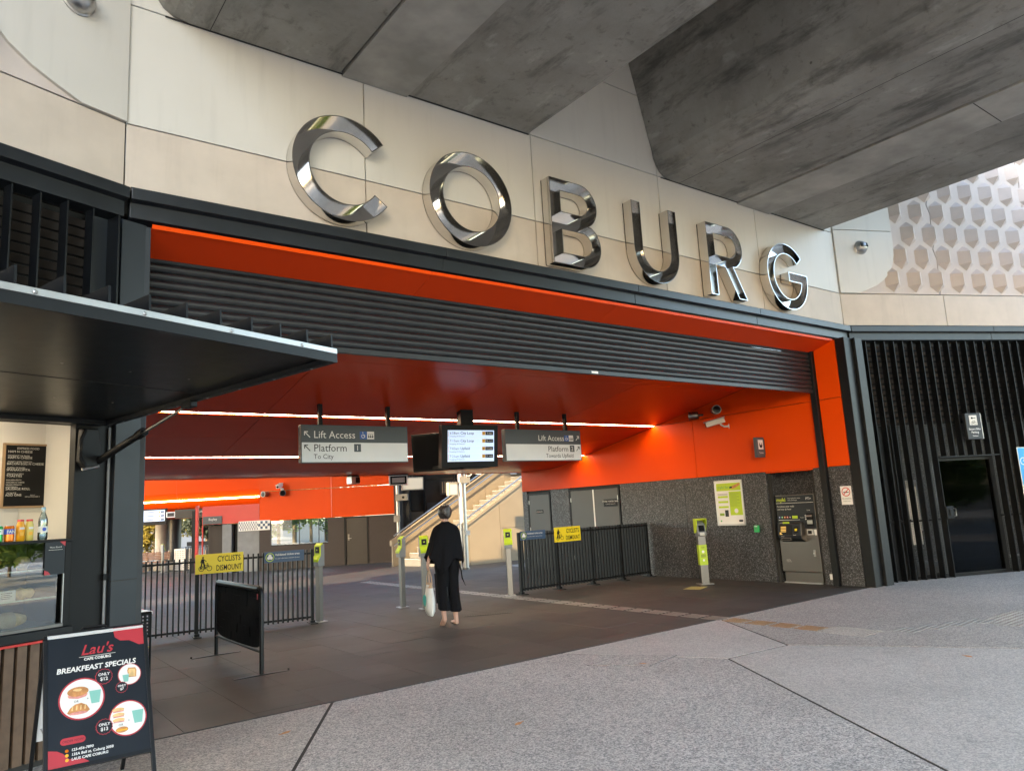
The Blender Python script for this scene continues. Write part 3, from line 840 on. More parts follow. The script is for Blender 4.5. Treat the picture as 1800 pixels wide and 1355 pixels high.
# flap canopy: hinge along the head, free edge 2.6 m out and slightly higher
WF = WL @ Tr(0, -.08, 2.52) @ Rx(R(-2.9))          # local -Y outward along the flap
cp = part('flap_canopy', bx(-KW, -.115, -2.60, .0, .0, .05), 'black_gloss', kk, WF, bevel=.003)
part('edge_trim', bx(-KW, -.112, -2.625, -2.601, .022, .056), 'alu', cp, WF, bevel=.002)
part('edge_channel', bx(-KW, -.112, -2.622, -2.603, -.035, .0205), 'dark_metal', cp, WF)
part('side_channel', bx(-.16, -.112, -2.60, -.02, -.035, -.001), 'dark_metal', cp, WF)
part('back_channel', bx(-KW, -.165, -.06, -.005, -.035, -.001), 'dark_metal', cp, WF)
part('panel_seam', bx(-KW, -.18, -1.30, -1.295, -.0025, .01), 'joint', cp, WF)
part('data_plate', bx(-1.25, -.98, -2.57, -2.50, -.003, -.0005), 'sign_grey', cp, WF)
for k in range(15):
    part('canopy_fin', MB().prism([(-.08, .051), (-2.59, .051), (-2.59, .155), (-.08, .155)], -.126-k*.205, -.114-k*.205, 'yz'), 'fin_metal', cp, WF)
for k in range(7): part('rivet', MB().lathe([(.011, 0), (.006, .004)], 8), 'steel', cp, WF @ Tr(-.135, -.25-k*.36, -.036) @ Rx(PI))
for k in range(6): part('rivet', MB().lathe([(.011, 0), (.006, .004)], 8), 'steel', cp, WF @ Tr(-.4-k*.5, -2.628, .035) @ Rx(PI/2))
for k in range(8): part('rivet', MB().lathe([(.009, 0), (.005, .003)], 8), 'steel', cp, WF @ Tr(-.5-.4*(k % 4), -.75-(k//4)*.9, -.001) @ Rx(PI))
# gas strut and bracket
gs = part('gas_strut', MB().tube([WL @ Vector((-.19, -.09, 2.20)), WL @ Vector((-.155, -.62, 2.37))], .027, 12), 'black', kk, I4)
a_, b_ = WL @ Vector((-.155, -.60, 2.363)), WF @ Vector((-.14, -1.12, -.05))
part('strut_rod', MB().tube([a_, b_], .012, 10), 'steel', gs, I4)
part('strut_clevis', bx(-.17, -.11, -1.18, -1.06, -.075, -.02), 'black', gs, WF, bevel=.008)
part('strut_collar', MB().tube([WL @ Vector((-.158, -.585, 2.358)), WL @ Vector((-.153, -.66, 2.383))], .035, 12), 'black', gs, I4)
part('strut_bracket', MB().prism([(-.34, 2.20), (-.30, 2.14), (-.22, 2.14), (-.16, 2.24), (-.20, 2.46), (-.33, 2.46)], -.11, -.036), 'black', kk, WL, bevel=.012)
part('bracket_bolt', MB().tube([WL @ Vector((-.33, -.12, 2.13)), WL @ Vector((-.20, -.12, 2.16))], .012, 8), 'steel', kk, I4)
part('hanging_hose', MB().tube([WL @ Vector(p) for p in ((-.31, -.115, 2.44), (-.35, -.125, 2.36), (-.35, -.125, 2.22), (-.30, -.125, 2.15))], .014, 8), 'black', kk, I4)
# menu board
WMn = WL @ Tr(-.235, .945, 2.155)
mn = thing('menu_board', WMn, 'black letter board menu in a thin wooden frame on kiosk wall', 'menu board')
mw, mh = .19, .26
part('board', bx(-mw, mw, -.014, -.002, -mh, mh), 'black', mn)
for a in ((-mw-.016, mw+.016, -.024, 0, mh, mh+.016), (-mw-.016, mw+.016, -.024, 0, -mh-.016, -mh), (-mw-.016, -mw, -.024, 0, -mh, mh), (mw, mw+.016, -.024, 0, -mh, mh)):
    part('frame', bx(*a), 'frame_wood', mn)
L = [('EXPRESS FOOD', .026, -.10, ''), ('HAM N CHEESE', .028, -.17, '7'), ('CROISSANT OR BAGEL', .017, -.17, ''), ('HAM N CHEESE', .028, -.17, '8'), ('TOASTY (ADD TOMATO)', .017, -.17, ''),
     ('BACON EGG N CHEESE', .028, -.175, '9'), ('MUFFIN OR BAGEL', .017, -.17, ''), ('SPANAKOPITA', .028, -.175, '9'), ('SPINACH N FETA', .017, -.17, ''), ('TOASTIES', .028, -.175, '13'),
     ('CHICKEN PESTO', .016, -.175, ''), ('CHICKEN N CHEESE', .016, -.175, ''), ('SALAMI SPINACH', .016, -.175, ''), ('VEGETERIAN', .016, -.175, ''), ('SAUSAGE ROLL', .028, -.175, '7'), ('W SAUCE', .017, -.165, ''), ('ADD ONS', .028, -.175, '')]
z = .225
for s, sz, xo, pr_ in L:
    text(mn, s, xo, z, sz, 'offwhite', -.016, spacing=1.0)
    if pr_: text(mn, pr_, .155, z, sz, 'offwhite', -.016, 'CENTER')
    z -= sz*.98+.004
text(mn, 'AVO 3', .02, z+.034, .014, 'offwhite', -.016); text(mn, 'HOLLANDAISE 3', -.02, z+.020, .016, 'offwhite', -.016)
# display case on the counter
dc = thing('display_case', WL @ Tr(-1.1, .1, .955), 'glass food display case with shelves on the kiosk counter', 'display case')
x0, x1 = -2.2, -.36
part('top_shelf', bx(x0, x1+.0, -.075, .55, 1.585, 1.605), 'black_gloss', dc, WL, bevel=.003)
part('front_glass', bx(x0, x1-.09, -.060, -.054, .985, 1.585), 'glass', dc, WL)
part('end_panel', bx(x1-.045, x1-.002, -.075, .55, .957, 1.584), 'black', dc, WL, bevel=.003)
part('frame_strip', bx(x1-.052, x1-.045, -.070, -.05, .985, 1.40), 'alu', dc, WL)
part('base_tray', bx(x0, x1-.046, -.085, .55, .957, .985), 'brushed', dc, WL, bevel=.003)
part('case_back', bx(x0, x1-.046, .52, .55, .985, 1.585), 'sign_dark', dc, WL)
for z in (1.17, 1.38): part('glass_shelf', bx(x0, x1-.06, .02, .46, z, z+.01), 'glass', dc, WL); part('shelf_edge', bx(x0, x1-.06, .012, .0195, z, z+.01), 'shelf_glow', dc, WL)
pst = thing('order_notice', WL @ Tr(-.475, -.0665, 1.47), 'small dark notice with red corners taped on the display case glass', 'notice')
part('sheet', bx(-.075, .075, -.004, -.001, -.125, .115), 'poster_dark', pst)
part('red_corner', MB().prism([(.03, .115), (.075, .115), (.075, .075), (.055, .09)], -.0055, -.0045), 'print_red', pst); part('red_corner', MB().prism([(-.075, -.125), (-.03, -.125), (-.05, -.10), (-.075, -.09)], -.0055, -.0045), 'print_red', pst)
text(pst, 'Menu Board', 0, .07, .017, 'offwhite', -.0055, 'CENTER'); part('rule', bx(-.05, .05, -.0055, -.0045, .055, .057), 'offwhite', pst)
def pastry(W, label, group):
    mb = MB(); rings = []
    for k in range(9):
        t = k/8; a = -PI*.55+t*PI*1.1; rr = .006+.026*math.sin(PI*t)**.8*(1+.18*math.cos(k*PI))
        c = Vector((.055*math.sin(a), -.04*math.cos(a)+.02, .026))
        d = Vector((math.cos(a), math.sin(a)*.7, 0)).normalized(); nrm = Vector((-d.y, d.x, 0))
        rings.append([c+nrm*math.cos(2*PI*q/10)*rr+Vector((0, 0, math.sin(2*PI*q/10)*rr*.9)) for q in range(10)])
    mb.loft(rings)
    return single('croissant', mb, 'bread_pale' if random.random() < .5 else 'bread', W, label, 'croissant', group)
for i in range(7):
    pastry(WL @ Tr(-.62-i*.17, .13+.03*(i % 2), 1.182) @ Rz(random.uniform(-.5, .5)) @ Matrix.Scale(1.45, 4), 'golden croissant on the lower glass shelf of the display case', 'croissants on the lower shelf')
for i in range(5):
    W = WL @ Tr(-.60-i*.2, .16, 1.392)
    single('muffin', MB().lathe([(.032, 0), (.042, .045), (.055, .055), (.052, .075), (.035, .092), (.010, .098)], 16), 'bread' if i % 2 else 'bread_pale', W, ('dark' if i % 2 else 'pale')+' muffin on the upper glass shelf of the display case', 'muffin', 'muffins on the upper shelf')
tg = thing('price_card', WL @ Tr(-.74, .045, 1.18), 'pale price card on the lower shelf of the display case', 'price card')
part('card', bx(-.055, .055, -.003, 0, 0, .075), 'sign_silver', tg)
for k in range(4): part('text_line', bx(-.045, .03-.012*(k % 2), -.0045, -.0035, .055-k*.013, .060-k*.013), 'sign_grey', tg)
for i in range(3):
    W = WL @ Tr(-.70-i*.32, .10, .986)
    sw = thing('wrapped_sandwich', W, 'sandwich roll in a paper wrap on the base tray of the display case', 'sandwich', 'wrapped rolls in the case')
    rings = []
    for k in range(9):
        t = k/8; rr = .012+.045*math.sin(PI*min(.999, t*.86+.08))**.6
        rings.append([(-.11+.22*t, math.cos(2*PI*q/12)*rr*1.1, .05+math.sin(2*PI*q/12)*rr*.95) for q in range(12)])
    part('roll', MB().loft(rings), 'bread_pale', sw)
    rings = []
    for k in range(6):
        t = k/5*.62; rr = .016+.047*math.sin(PI*min(.999, t*.86+.08))**.6
        rings.append([(-.113+.22*t, math.cos(2*PI*q/12)*rr*1.12, .051+math.sin(2*PI*q/12)*rr*.97) for q in range(12)])
    part('paper_wrap', MB().loft(rings), 'paper', sw)
# drinks on top
ZT = 1.606
def bottle(x, y, label):
    t = thing('water_bottle', WL @ Tr(x, y, ZT), label, 'bottle')
    part('body', MB().lathe([(.028, 0), (.033, .008), (.034, .05), (.031, .10), (.033, .125), (.030, .155), (.019, .19), (.013, .205), (.013, .222)], 20), 'glass_bottle', t)
    part('water', MB().lathe([(.027, .003), (.031, .01), (.031, .05), (.028, .10), (.030, .125), (.028, .15)], 16), 'glass_bottle', t)
    part('cap', MB().lathe([(.015, .222), (.015, .24), (.013, .243)], 16), 'water_blue', t)
    part('label_band', MB().lathe([(.0345, .055), (.0345, .10)], 20), 'white', t); part('label_mark', MB().prism(arc(-.006, .078, .014, 0, 360, 16)[:-1], -.0365, -.0352), 'label_blue', t)
bottle(-.545, -.01, 'clear water bottle with blue cap on the display case top')
def juice(x, y, mt, label):
    t = thing('juice_bottle', WL @ Tr(x, y, ZT), label, 'bottle')
    part('body', MB().lathe([(.024, 0), (.028, .006), (.029, .09), (.027, .115), (.021, .135), (.021, .142)], 18), mt, t)
    part('cap', MB().lathe([(.022, .142), (.022, .155), (.020, .157)], 16), 'trim_red', t)
    part('print_mark', bx(-.016, .014, -.0305, -.029, .085, .10), 'offwhite', t); part('print_mark', bx(-.014, .010, -.0305, -.029, .04, .065), 'amber', t)
juice(-.635, .0, 'juice_pale', 'small bottle of pale juice with red cap beside the water bottle')
juice(-.70, -.01, 'juice_orange', 'small bottle of orange juice with red cap between can and pale juice')
def can(x, y, mt, word, label):
    t = thing('soda_can', WL @ Tr(x, y, ZT), label, 'can')
    part('body', MB().lathe([(.026, 0), (.033, .008), (.033, .102), (.027, .115)], 20), mt, t)
    part('lid', MB().lathe([(.027, .115), (.027, .118)], 20), 'alu', t)
    part('label_band', MB().lathe([(.0335, .055), (.0335, .092)], 20), 'label_blue' if word == 'FAN' else 'white', t)
    text(t, word, -.002, .062, .030, 'white' if word == 'FAN' else 'can_green', -.036, 'CENTER', bold=.0008)
can(-.775, -.01, 'can_orange', 'FAN', 'orange soft drink can with a blue label band'); can(-.85, -.01, 'can_green', '7', 'green soft drink can on the display case top')
for k in range(2):
    single('wall_tile', bx(-.075, .075, 0, .006, -.14, .14), 'offwhite', WL @ Tr(-.37-k*.155, .942, 1.74) @ Ry(.02*k), 'pale marbled sheet leaning on the kiosk wall', 'sheet', 'marbled sheets behind the drinks')
#@@SECTION viaduct
# ------------------------------------------------------------------ viaduct overhead
def girder(x0, x1, g0, g1, label, rl):
    t = thing('viaduct_girder', Tr((x0+x1)/2, FY-.01, 6.42), label, 'girder', None)
    zt = 8.45; b = 6.40
    def round_c(cx, cz_, r, a0, a1): return arc(cx, cz_, r, a0, a1, 6)
    # bottom from left to right with two grooves and a slightly raised middle strip
    L = [(x0-.55, zt), (x0-.12, b+.40)] + [(x0-.10, b+.28), (x0-.06, b+.18), (x0, b+.09), (x0+.09, b+.03), (x0+.22, b)]
    M = [(g0-.012, b), (g0-.012, b+.03), (g0+.012, b+.03), (g0+.012, b-.018), (g1-.012, b-.018), (g1-.012, b+.03), (g1+.012, b+.03), (g1+.012, b+.004)]
    Rr = [(x1-.06, b+.004), (x1-.015, b+.02), (x1, b+.06), (x1+.12, b+.5), (x1+.52, zt)]
    part('girder_body', MB().prism(L+M+Rr, -15, FY-.008), 'concrete', t, I4)
    for k, y in enumerate((3.3, -.4, -4.2, -9)):
        part('formwork_seam', bx(g0+.013, g1-.013, y-.006, y+.006, b-.0275, b-.0255), 'joint', t, I4)
    part('soffit_strip', bx(g0+.0125, g1-.0125, -15, FY-.011, b-.026, b-.0185), 'concrete_pale', t, I4)
    part('long_seam', bx(x0+.42, x0+.428, -15, FY-.011, b-.0015, b+.01), 'joint', t, I4)
    part('edge_seam', bx(x0+.02, x1-.02, FY-.03, FY-.0105, b-.004, b+.0035), 'joint', t, I4)
girder(1.34, 5.74, 3.13, 3.95, 'concrete viaduct girder reaching the wall above letters C and O', 1)
girder(8.22, 12.72, 10.08, 10.98, 'concrete viaduct girder reaching the wall above letters U R G', 1)
single('viaduct_deck', bx(-.6, 14.6, -15, 40, 8.62, 9.0), 'concrete', I4, 'wide concrete deck carried by the two viaduct girders', 'deck')

#@@SECTION objects
# ------------------------------------------------------------------ A-frame cafe sign
WA = Tr(.77, 5.50, 0) @ Rz(R(0))
af = thing('sandwich_board', WA, 'dark cafe sandwich board with round food pictures beside the kiosk', 'sandwich board')
BB, lean = .19, math.atan(.50/1.03)
WAF = WA @ Tr(0, -.50, 0) @ Rx(-lean)                # front leaf frame, leaning back to the ridge
LH = math.hypot(1.03, .50); BB = LH-.765; LB = math.hypot(1.03, .64); lnb = math.atan(.64/1.03)
hw = .265
fl = part('front_leaf', bx(-hw, hw, 0, .018, BB, LH), 'poster_dark', af, WAF)
part('back_leaf', bx(-hw, hw, -.018, 0, LB-.8, LB), 'sign_silver', af, WA @ Tr(0, .64, 0) @ Rx(lnb))
for s in (-1, 1):
    part('leg', bx(*sorted((s*hw, s*(hw+.022))), -.006, .026, 0, LH), 'dark_metal', af, WAF, bevel=.003)
    part('leg', bx(*sorted((s*hw, s*(hw+.022))), -.026, .006, 0, LB), 'dark_metal', af, WA @ Tr(0, .64, 0) @ Rx(lnb), bevel=.003)
    part('spreader', MB().tube([WAF @ Vector((s*(hw-.02), .03, .52)), WA @ Tr(0, .64, 0) @ Rx(lnb) @ Vector((s*(hw-.02), -.03, .52))], .006, 6), 'alu', af, I4)
part('bottom_rail', bx(-hw, hw, -.006, .026, BB-.02, BB), 'dark_metal', af, WAF)
part('handle', MB().tube([WAF @ Vector(p) for p in ((-.10, .01, LH-.002), (-.07, .012, LH+.03), (.05, .012, LH+.03), (.08, .01, LH-.002))], .010, 8), 'black', af, I4)
part('ridge_rail', bx(-hw, hw, -.004, .024, LH, LH+.012), 'dark_metal', af, WAF)
# print on the leaf: x in -.265...265, z from .24 to LH (about 1.15)
def pr_(nm, mb, mt): return part(nm, mb, mt, fl, WAF)
def zz(t): return .24+(LH-.24)*(1-t)
H_ = LH-.24
pr_('red_corner', MB().prism([(.09, LH-.001), (.264, LH-.001), (.264, LH-.125)]+[(.235, LH-.125), (.205, LH-.105), (.18, LH-.09), (.13, LH-.085), (.10, LH-.06)], -.0022, -.0012), 'print_red')
pr_('red_corner', MB().prism([(-.264, BB+.001), (-.06, BB+.001), (-.09, BB+.025), (-.16, BB+.035), (-.19, BB+.07), (-.22, BB+.09), (-.264, BB+.10)], -.0022, -.0012), 'print_red')
text(fl, "Lau's", -.005, LH-.145, .088, 'print_red', -.003, 'CENTER', shear=.35, bold=.001, W=WAF)
pr_('rule', bx(-.10, .10, -.0028, -.0018, LH-.158, LH-.1555), 'offwhite')
text(fl, 'CAFE COBURG', 0, LH-.180, .022, 'white', -.003, 'CENTER', W=WAF, bold=.0008)
text(fl, 'BREAKFEAST SPECIALS', -.005, LH-.240, .043, 'white', -.003, 'CENTER', shear=.15, W=WAF, bold=.0012)
def ring(cx, dz, r):
    pr_('picture_rim', disc(cx, LH-dz, r, -.0020, -.0010), 'print_red'); pr_('picture_disc', disc(cx, LH-dz, r*.93, -.0030, -.0021), 'white')
A_, B_, C_ = (-.090, .405), (.172, .305), (.150, .565)
ring(*A_, .122); ring(*B_, .066); ring(*C_, .104)
def badge(cx, dz, r, l2):
    cz_ = LH-dz
    for rr, mt, y in ((r*1.08, 'print_red', -.0036), (r, 'poster_dark', -.0042)):
        P = []
        for k in range(32): a = 2*PI*k/32; q = rr*(1.0 if k % 2 else .93); P.append((cx+q*math.cos(a), cz_+q*math.sin(a)))
        pr_('price_badge', MB().prism(P, y, y+.0004), mt)
    text(fl, 'ONLY', cx, cz_+r*.12, r*.52, 'white', -.0052, 'CENTER', shear=.1, W=WAF, bold=.0006); text(fl, l2, cx, cz_-r*.52, r*.62, 'white', -.0052, 'CENTER', W=WAF, bold=.0006)
badge(.030, .295, .045, '$12'); badge(.125, .378, .032, '$7'); badge(.022, .590, .043, '$13')
def food(C, poly, mt, y): pr_('food_picture', MB().prism([(C[0]+p[0], LH-C[1]+p[1]) for p in poly], y, y+.0003), mt)
def el(cx, cz_, rx, rz, a0=0, a1=360, n=22): return arc(cx, cz_, rx, a0, a1, n, rz)[:-1] if a1-a0 == 360 else arc(cx, cz_, rx, a0, a1, n, rz)
def cup(C, cx, cz_, k):
    food(C, [(cx-.022*k, cz_-.04*k), (cx+.022*k, cz_-.04*k), (cx+.034*k, cz_+.042*k), (cx-.034*k, cz_+.042*k)], 'cup', -.0040)
    food(C, [(cx-.036*k, cz_+.038*k), (cx+.036*k, cz_+.038*k), (cx+.036*k, cz_+.045*k), (cx-.036*k, cz_+.045*k)], 'sign_silver', -.0045)
cup(A_, .070, .0, .95); cup(B_, -.022, -.022, .55); cup(C_, .055, .0, .95)
# filled bagel
food(A_, el(-.022, .022, .052, .016), 'bread_pale', -.0040); food(A_, [(-.074, .030), (.030, .028), (.022, .010), (-.02, .002), (-.066, .012)], 'ham', -.0044)
food(A_, el(-.020, .044, .056, .028), 'bread', -.0048); food(A_, el(-.018, .053, .018, .008), 'bread_pale', -.0052); food(A_, el(-.036, .055, .010, .005), 'bread_pale', -.0053)
# croissant
food(A_, [(-.078, -.072), (-.062, -.046), (-.036, -.028), (-.004, -.024), (.024, -.040), (.040, -.070), (.026, -.082), (-.018, -.072), (-.062, -.086)], 'bread', -.0040)
for k in range(4): food(A_, [(-.056+k*.022, -.062), (-.052+k*.022, -.036), (-.046+k*.022, -.036), (-.048+k*.022, -.062)], 'bread_pale', -.0045)
food(A_, el(-.02, -.080, .048, .009), 'ham', -.0049)
# slice of bread
food(B_, [(-.008, -.018), (.036, -.022), (.040, .020), (.034, .036), (-.006, .040), (-.012, .024)], 'bread', -.0037); food(B_, [(-.003, -.012), (.031, -.016), (.034, .018), (.029, .029), (-.002, .033), (-.006, .022)], 'bread_pale', -.00375)
# stacked sandwich and toastie
for k in range(3):
    food(C_, el(-.050, .056-k*.030, .033, .012), 'bread_pale', -.0040-k*.0004); food(C_, [(-.080, .042-k*.03), (-.020, .042-k*.03), (-.022, .049-k*.03), (-.078, .049-k*.03)], 'ham', -.0052)
food(C_, el(-.035, -.062, .034, .017), 'bread', -.0040); food(C_, [(-.065, -.068), (-.005, -.068), (-.007, -.060), (-.063, -.060)], 'amber', -.0045)
text(fl, 'OR', A_[0]-.03, LH-A_[1]-.018, .018, 'poster_dark', -.0046, 'CENTER', W=WAF); text(fl, '+', A_[0]+.030, LH-A_[1]-.012, .020, 'poster_dark', -.0046, 'CENTER', W=WAF)
text(fl, 'OR', C_[0]-.04, LH-C_[1]-.040, .018, 'poster_dark', -.0046, 'CENTER', W=WAF); text(fl, '+', C_[0]+.004, LH-C_[1]-.022, .020, 'poster_dark', -.0046, 'CENTER', W=WAF)
pr_('red_button', MB().prism(arc(-.185, LH-.632, .019, 90, 270, 8)+arc(-.095, LH-.632, .019, -90, 90, 8), -.0028, -.0018), 'print_red')
text(fl, 'ORDER NOW!', -.14, LH-.638, .017, 'poster_dark', -.0034, 'CENTER', shear=.15, W=WAF)
for k, s_ in enumerate(('123-456-7890', '135A Bell st, Coburg 3058', 'LAUS CAFE COBURG')):
    text(fl, s_, -.150, LH-.690-k*.025, .020, 'white', -.003, shear=.12, W=WAF, bold=.0005)
    pr_('contact_icon', disc(-.172, LH-.684-k*.025, .009, -.0028, -.0018, 14), 'amber' if k else 'can_orange')

# ------------------------------------------------------------------ chair and table behind the column
W = W_at(1.50, 8.62, 0, R(8))
ch = thing('cafe_chair', W, 'black chair with perforated backrest standing behind the kiosk column', 'chair')
bk = MB()
nx, nz = 9, 6
for i in range(nx+1): bk.box(-.20+i*.0425, -.178+i*.0425, -.008, .008, .56, .77)
for j in range(nz+1): bk.box(-.20, .205, -.0081, .0081, .555+j*.0345, .572+j*.0345)
part('backrest', bk, 'black', ch)
part('seat', bx(-.20, .20, .0, .40, .43, .455), 'floor_mat', ch, bevel=.01)
for s in (-1, 1):
    part('leg', MB().tube([(s*.205, .0, 0), (s*.205, .0, .79)], .011, 8), 'black', ch); part('leg', MB().tube([(s*.19, .40, 0), (s*.19, .38, .44)], .011, 8), 'black', ch)
part('back_rail', MB().tube([(-.205, 0, .79), (.205, 0, .79)], .011, 8), 'black', ch)
tb = thing('cafe_table', W_at(1.42, 9.25, 0, R(8)), 'small table with pale stone top behind the perforated chair', 'table')
part('table_top', bx(-.32, .33, -.32, .32, .735, .765), 'sign_silver', tb, bevel=.004)
part('pedestal', MB().tube([(0, 0, .02), (0, 0, .73)], .03, 12), 'black', tb); part('base', MB().lathe([(.22, 0), (.21, .015), (.04, .03)], 24), 'black', tb)

# ------------------------------------------------------------------ cafe barrier
bw = thing('cafe_barrier', Tr(2.80, 9.38, 0), 'low black fabric cafe barrier with tubular frame standing on dark tiles', 'barrier')
Lb = .88
fr = [(0, -Lb, .0), (0, -Lb, .84)]+[(0, -Lb+.08*(1-math.cos(a)), .84+.08*math.sin(a)) for a in (R(30), R(60), R(90))]+[(0, Lb-.08, .92)]+[(0, Lb-.08*(1-math.cos(a)), .84+.08*math.sin(a)) for a in (R(60), R(30), 0)]+[(0, Lb, .0)]
part('frame', MB().tube(fr, .024, 12), 'dark_metal', bw)
part('bottom_rail', MB().tube([(0, -Lb, .24), (0, Lb, .24)], .016, 10), 'dark_metal', bw)
fab = MB()
N = 14
fv = []
for i in range(N+1):
    yy = -Lb+.035+(2*Lb-.07)*i/N; u = i/N
    top = .905; bot = .255+.06*(abs(2*u-1)**8)
    fv.append([(.006*math.sin(u*9+j), yy, bot+(top-bot)*j/6) for j in range(7)])
for i in range(N):
    for j in range(6):
        fab.quadface([fv[i][j], fv[i+1][j], fv[i+1][j+1], fv[i][j+1]])
fo = part('fabric', fab, 'cloth_black', bw)
md = fo.modifiers.new('solid', 'SOLIDIFY'); md.thickness = .006
part('fabric_hem', MB().tube([(0, -Lb+.09, .905), (0, Lb-.09, .905)], .031, 10), 'leather', bw)
part('fabric_tag', bx(-.034, -.030, -Lb+.03, -Lb+.06, .80, .86), 'print_red', bw)
for s in (-1, 1):
    part('foot', MB().prism([(-.30, 0), (.30, 0), (.30, .005), (.06, .010), (-.06, .010), (-.30, .005)], s*Lb-.03, s*Lb+.03), 'dark_metal', bw)
    part('toggle', MB().lathe([(.012, 0), (.010, .02)], 8), 'dark_metal', bw, WM[bw.name] @ Tr(-.30*s, s*Lb, .005))

# ------------------------------------------------------------------ fences with their boards
PK = bx(-.010, .010, -.033, .033, .06, 1.16).mesh('picket')
def fence(name, W, L, n, posts, label, sp):
    t = thing(name, W, label, 'fence')
    part('top_rail', bx(0, L, -.012, .012, 1.085, 1.115), 'black', t); part('bottom_rail', bx(0, L, -.012, .012, .085, .115), 'black', t)
    for k in range(n): part('picket', PK, 'black', t, W @ Tr(.01+k*sp, 0, 0))
    for p in posts:
        part('post', bx(p-.022, p+.022, -.03, .03, .0, 1.165), 'black', t, bevel=.003); part('foot_plate', bx(p-.055, p+.055, -.15, .15, .0, .014), 'black', t); part('foot_bracket', bx(p-.035, p+.035, -.05, .05, .014, .05), 'black', t)
    return t
WF1 = W_at(1.42, 12.36, 0, R(-8.5))
fence('picket_fence', WF1, 3.36, 45, (.02, 1.62, 3.34), 'black picket fence running from the kiosk side to a ticket reader', .0755)
WF2 = W_at(8.80, 11.68, 0, R(-1.2))
fence('picket_fence', WF2, 3.55, 45, (.02, .95, 1.85, 2.7, 3.5), 'black picket fence running from a ticket reader to the terrazzo wall', .0795)
def rider(parent, W, mt, k):
    b = MB(); y = -.001
    def ln(x0, z0, x1, z1, w_): 
        d = Vector((x1-x0, z1-z0)).normalized(); nn = Vector((-d.y, d.x))*w_/2
        b.quadface([(k*(x0+nn.x), y, k*(z0+nn.y)), (k*(x1+nn.x), y, k*(z1+nn.y)), (k*(x1-nn.x), y, k*(z1-nn.y)), (k*(x0-nn.x), y, k*(z0-nn.y))])
    b.quadface([(k*(p[0]), y, k*p[1]) for p in arc(-.12, .62, .075, 0, 360, 16)[:-1]])
    b.quadface([(k*p[0], y, k*p[1]) for p in ((-.20, .52), (-.05, .53), (0, .18), (-.26, .18))])
    ln(-.20, .2, -.30, -.28, .10); ln(-.06, .2, .06, -.28, .10); ln(-.08, .50, .14, .30, .055); ln(-.20, .50, -.30, .22, .055)
    return part('walker_symbol', b, mt, parent, W)
def cyclist_board(W, label):
    t = thing('cyclist_sign', W, label, 'sign')
    part('board', bx(-.345, .345, -.006, 0, -.145, .145), 'yellow', t, bevel=.002)
    Wq = W @ Tr(-.215, -.0075, -.02)
    rider(t, Wq @ Tr(.0, 0, .0), 'black', .19); bike(t, Wq @ Tr(.012, -.0006, -.045), 'black', .20)
    text(t, 'CYCLISTS', .135, .025, .120, 'black', -.0085, 'CENTER', bold=.0012, xs=.66); text(t, 'DISMOUNT', .135, -.110, .120, 'black', -.0085, 'CENTER', bold=.0012, xs=.60)
def ticket_board(W, label):
    t = thing('ticket_area_sign', W, label, 'sign')
    part('board', bx(-.31, .31, -.006, 0, -.085, .085), 'sign_navy', t, bevel=.002)
    part('badge_ring', disc(-.225, 0, .066, -.0075, -.0065, 24), 'lime', t); part('badge', disc(-.225, 0, .057, -.0085, -.0076, 24), 'sign_navy', t)
    g_ = MB()
    for a in (90, 210, 330): g_.prism(arc(-.225+.022*math.cos(R(a)), .022*math.sin(R(a)), .024, 0, 360, 14)[:-1], -.0095-a*1e-6, -.0087)
    part('badge_mark', g_, 'white', t)
    text(t, 'Validated ticket area', -.145, .018, .046, 'white', -.0085, bold=.0006); text(t, 'You need a valid ticket to travel past this point', -.145, -.032, .020, 'white', -.0085)
cyclist_board(WF1 @ Tr(1.93, -.033, 1.06), 'yellow cyclists dismount board on the fence beside the kiosk')
ticket_board(WF1 @ Tr(2.90, -.033, 1.085), 'navy validated ticket area board on the fence beside the kiosk')
cyclist_board(WF2 @ Tr(1.22, -.033, 1.06), 'yellow cyclists dismount board on the fence by the terrazzo wall')
ticket_board(WF2 @ Tr(.34, -.033, 1.10), 'navy validated ticket area board on the fence by the terrazzo wall')

# ------------------------------------------------------------------ ticket readers
def reader(W, label, group):
    t = thing('ticket_reader', W, label, 'ticket reader', group)
    part('post', bx(-.05, .05, -.04, .04, .012, .90), 'brushed', t, bevel=.006); part('base_plate', bx(-.10, .10, -.09, .09, 0, .012), 'steel', t, bevel=.003)
    part('housing', MB().prism([(-.055, .88), (.075, .88), (.075, .96), (.02, 1.05), (.02, 1.20), (-.02, 1.235), (-.055, 1.235)], -.075, .075, 'yz'), 'pole_grey', t, WM[t.name] @ Rz(PI), bevel=.006)
    lid = part('reader_face', MB().prism([(.078, .95), (.082, .99), (.03, 1.06), (.032, 1.21), (-.015, 1.25), (-.02, 1.238), (.022, 1.20), (.022, 1.05), (.077, .962)], -.08, .08, 'yz'), 'lime', t, WM[t.name] @ Rz(PI), bevel=.004)
    part('display', bx(-.045, .045, -.042, -.030, 1.09, 1.19), 'black_gloss', lid, WM[t.name])
    part('display_icon', bx(-.014, .014, -.0435, -.0425, 1.13, 1.15), 'lime', lid, WM[t.name])
    return t
reader(W_at(4.86, 11.90, 0, R(-75)), 'grey and lime ticket reader at the end of the fence beside the kiosk', None)
reader(W_at(6.55, 12.22, 0, R(-95)), 'grey and lime ticket reader turned edge on, left of the woman in black', None)
reader(W_at(6.68, 11.64, 0, R(-12)), 'grey and lime ticket reader with small dark screen beside the woman', None)
reader(W_at(8.60, 11.74, 0, R(-30)), 'grey and lime ticket reader at the end of the fence by the terrazzo wall', None)
W4 = W_at(11.66, 9.58, 0, R(-32))
t = thing('top_up_post', W4, 'hooded lime ticket post with a printed lime sleeve beside the poster', 'ticket reader')
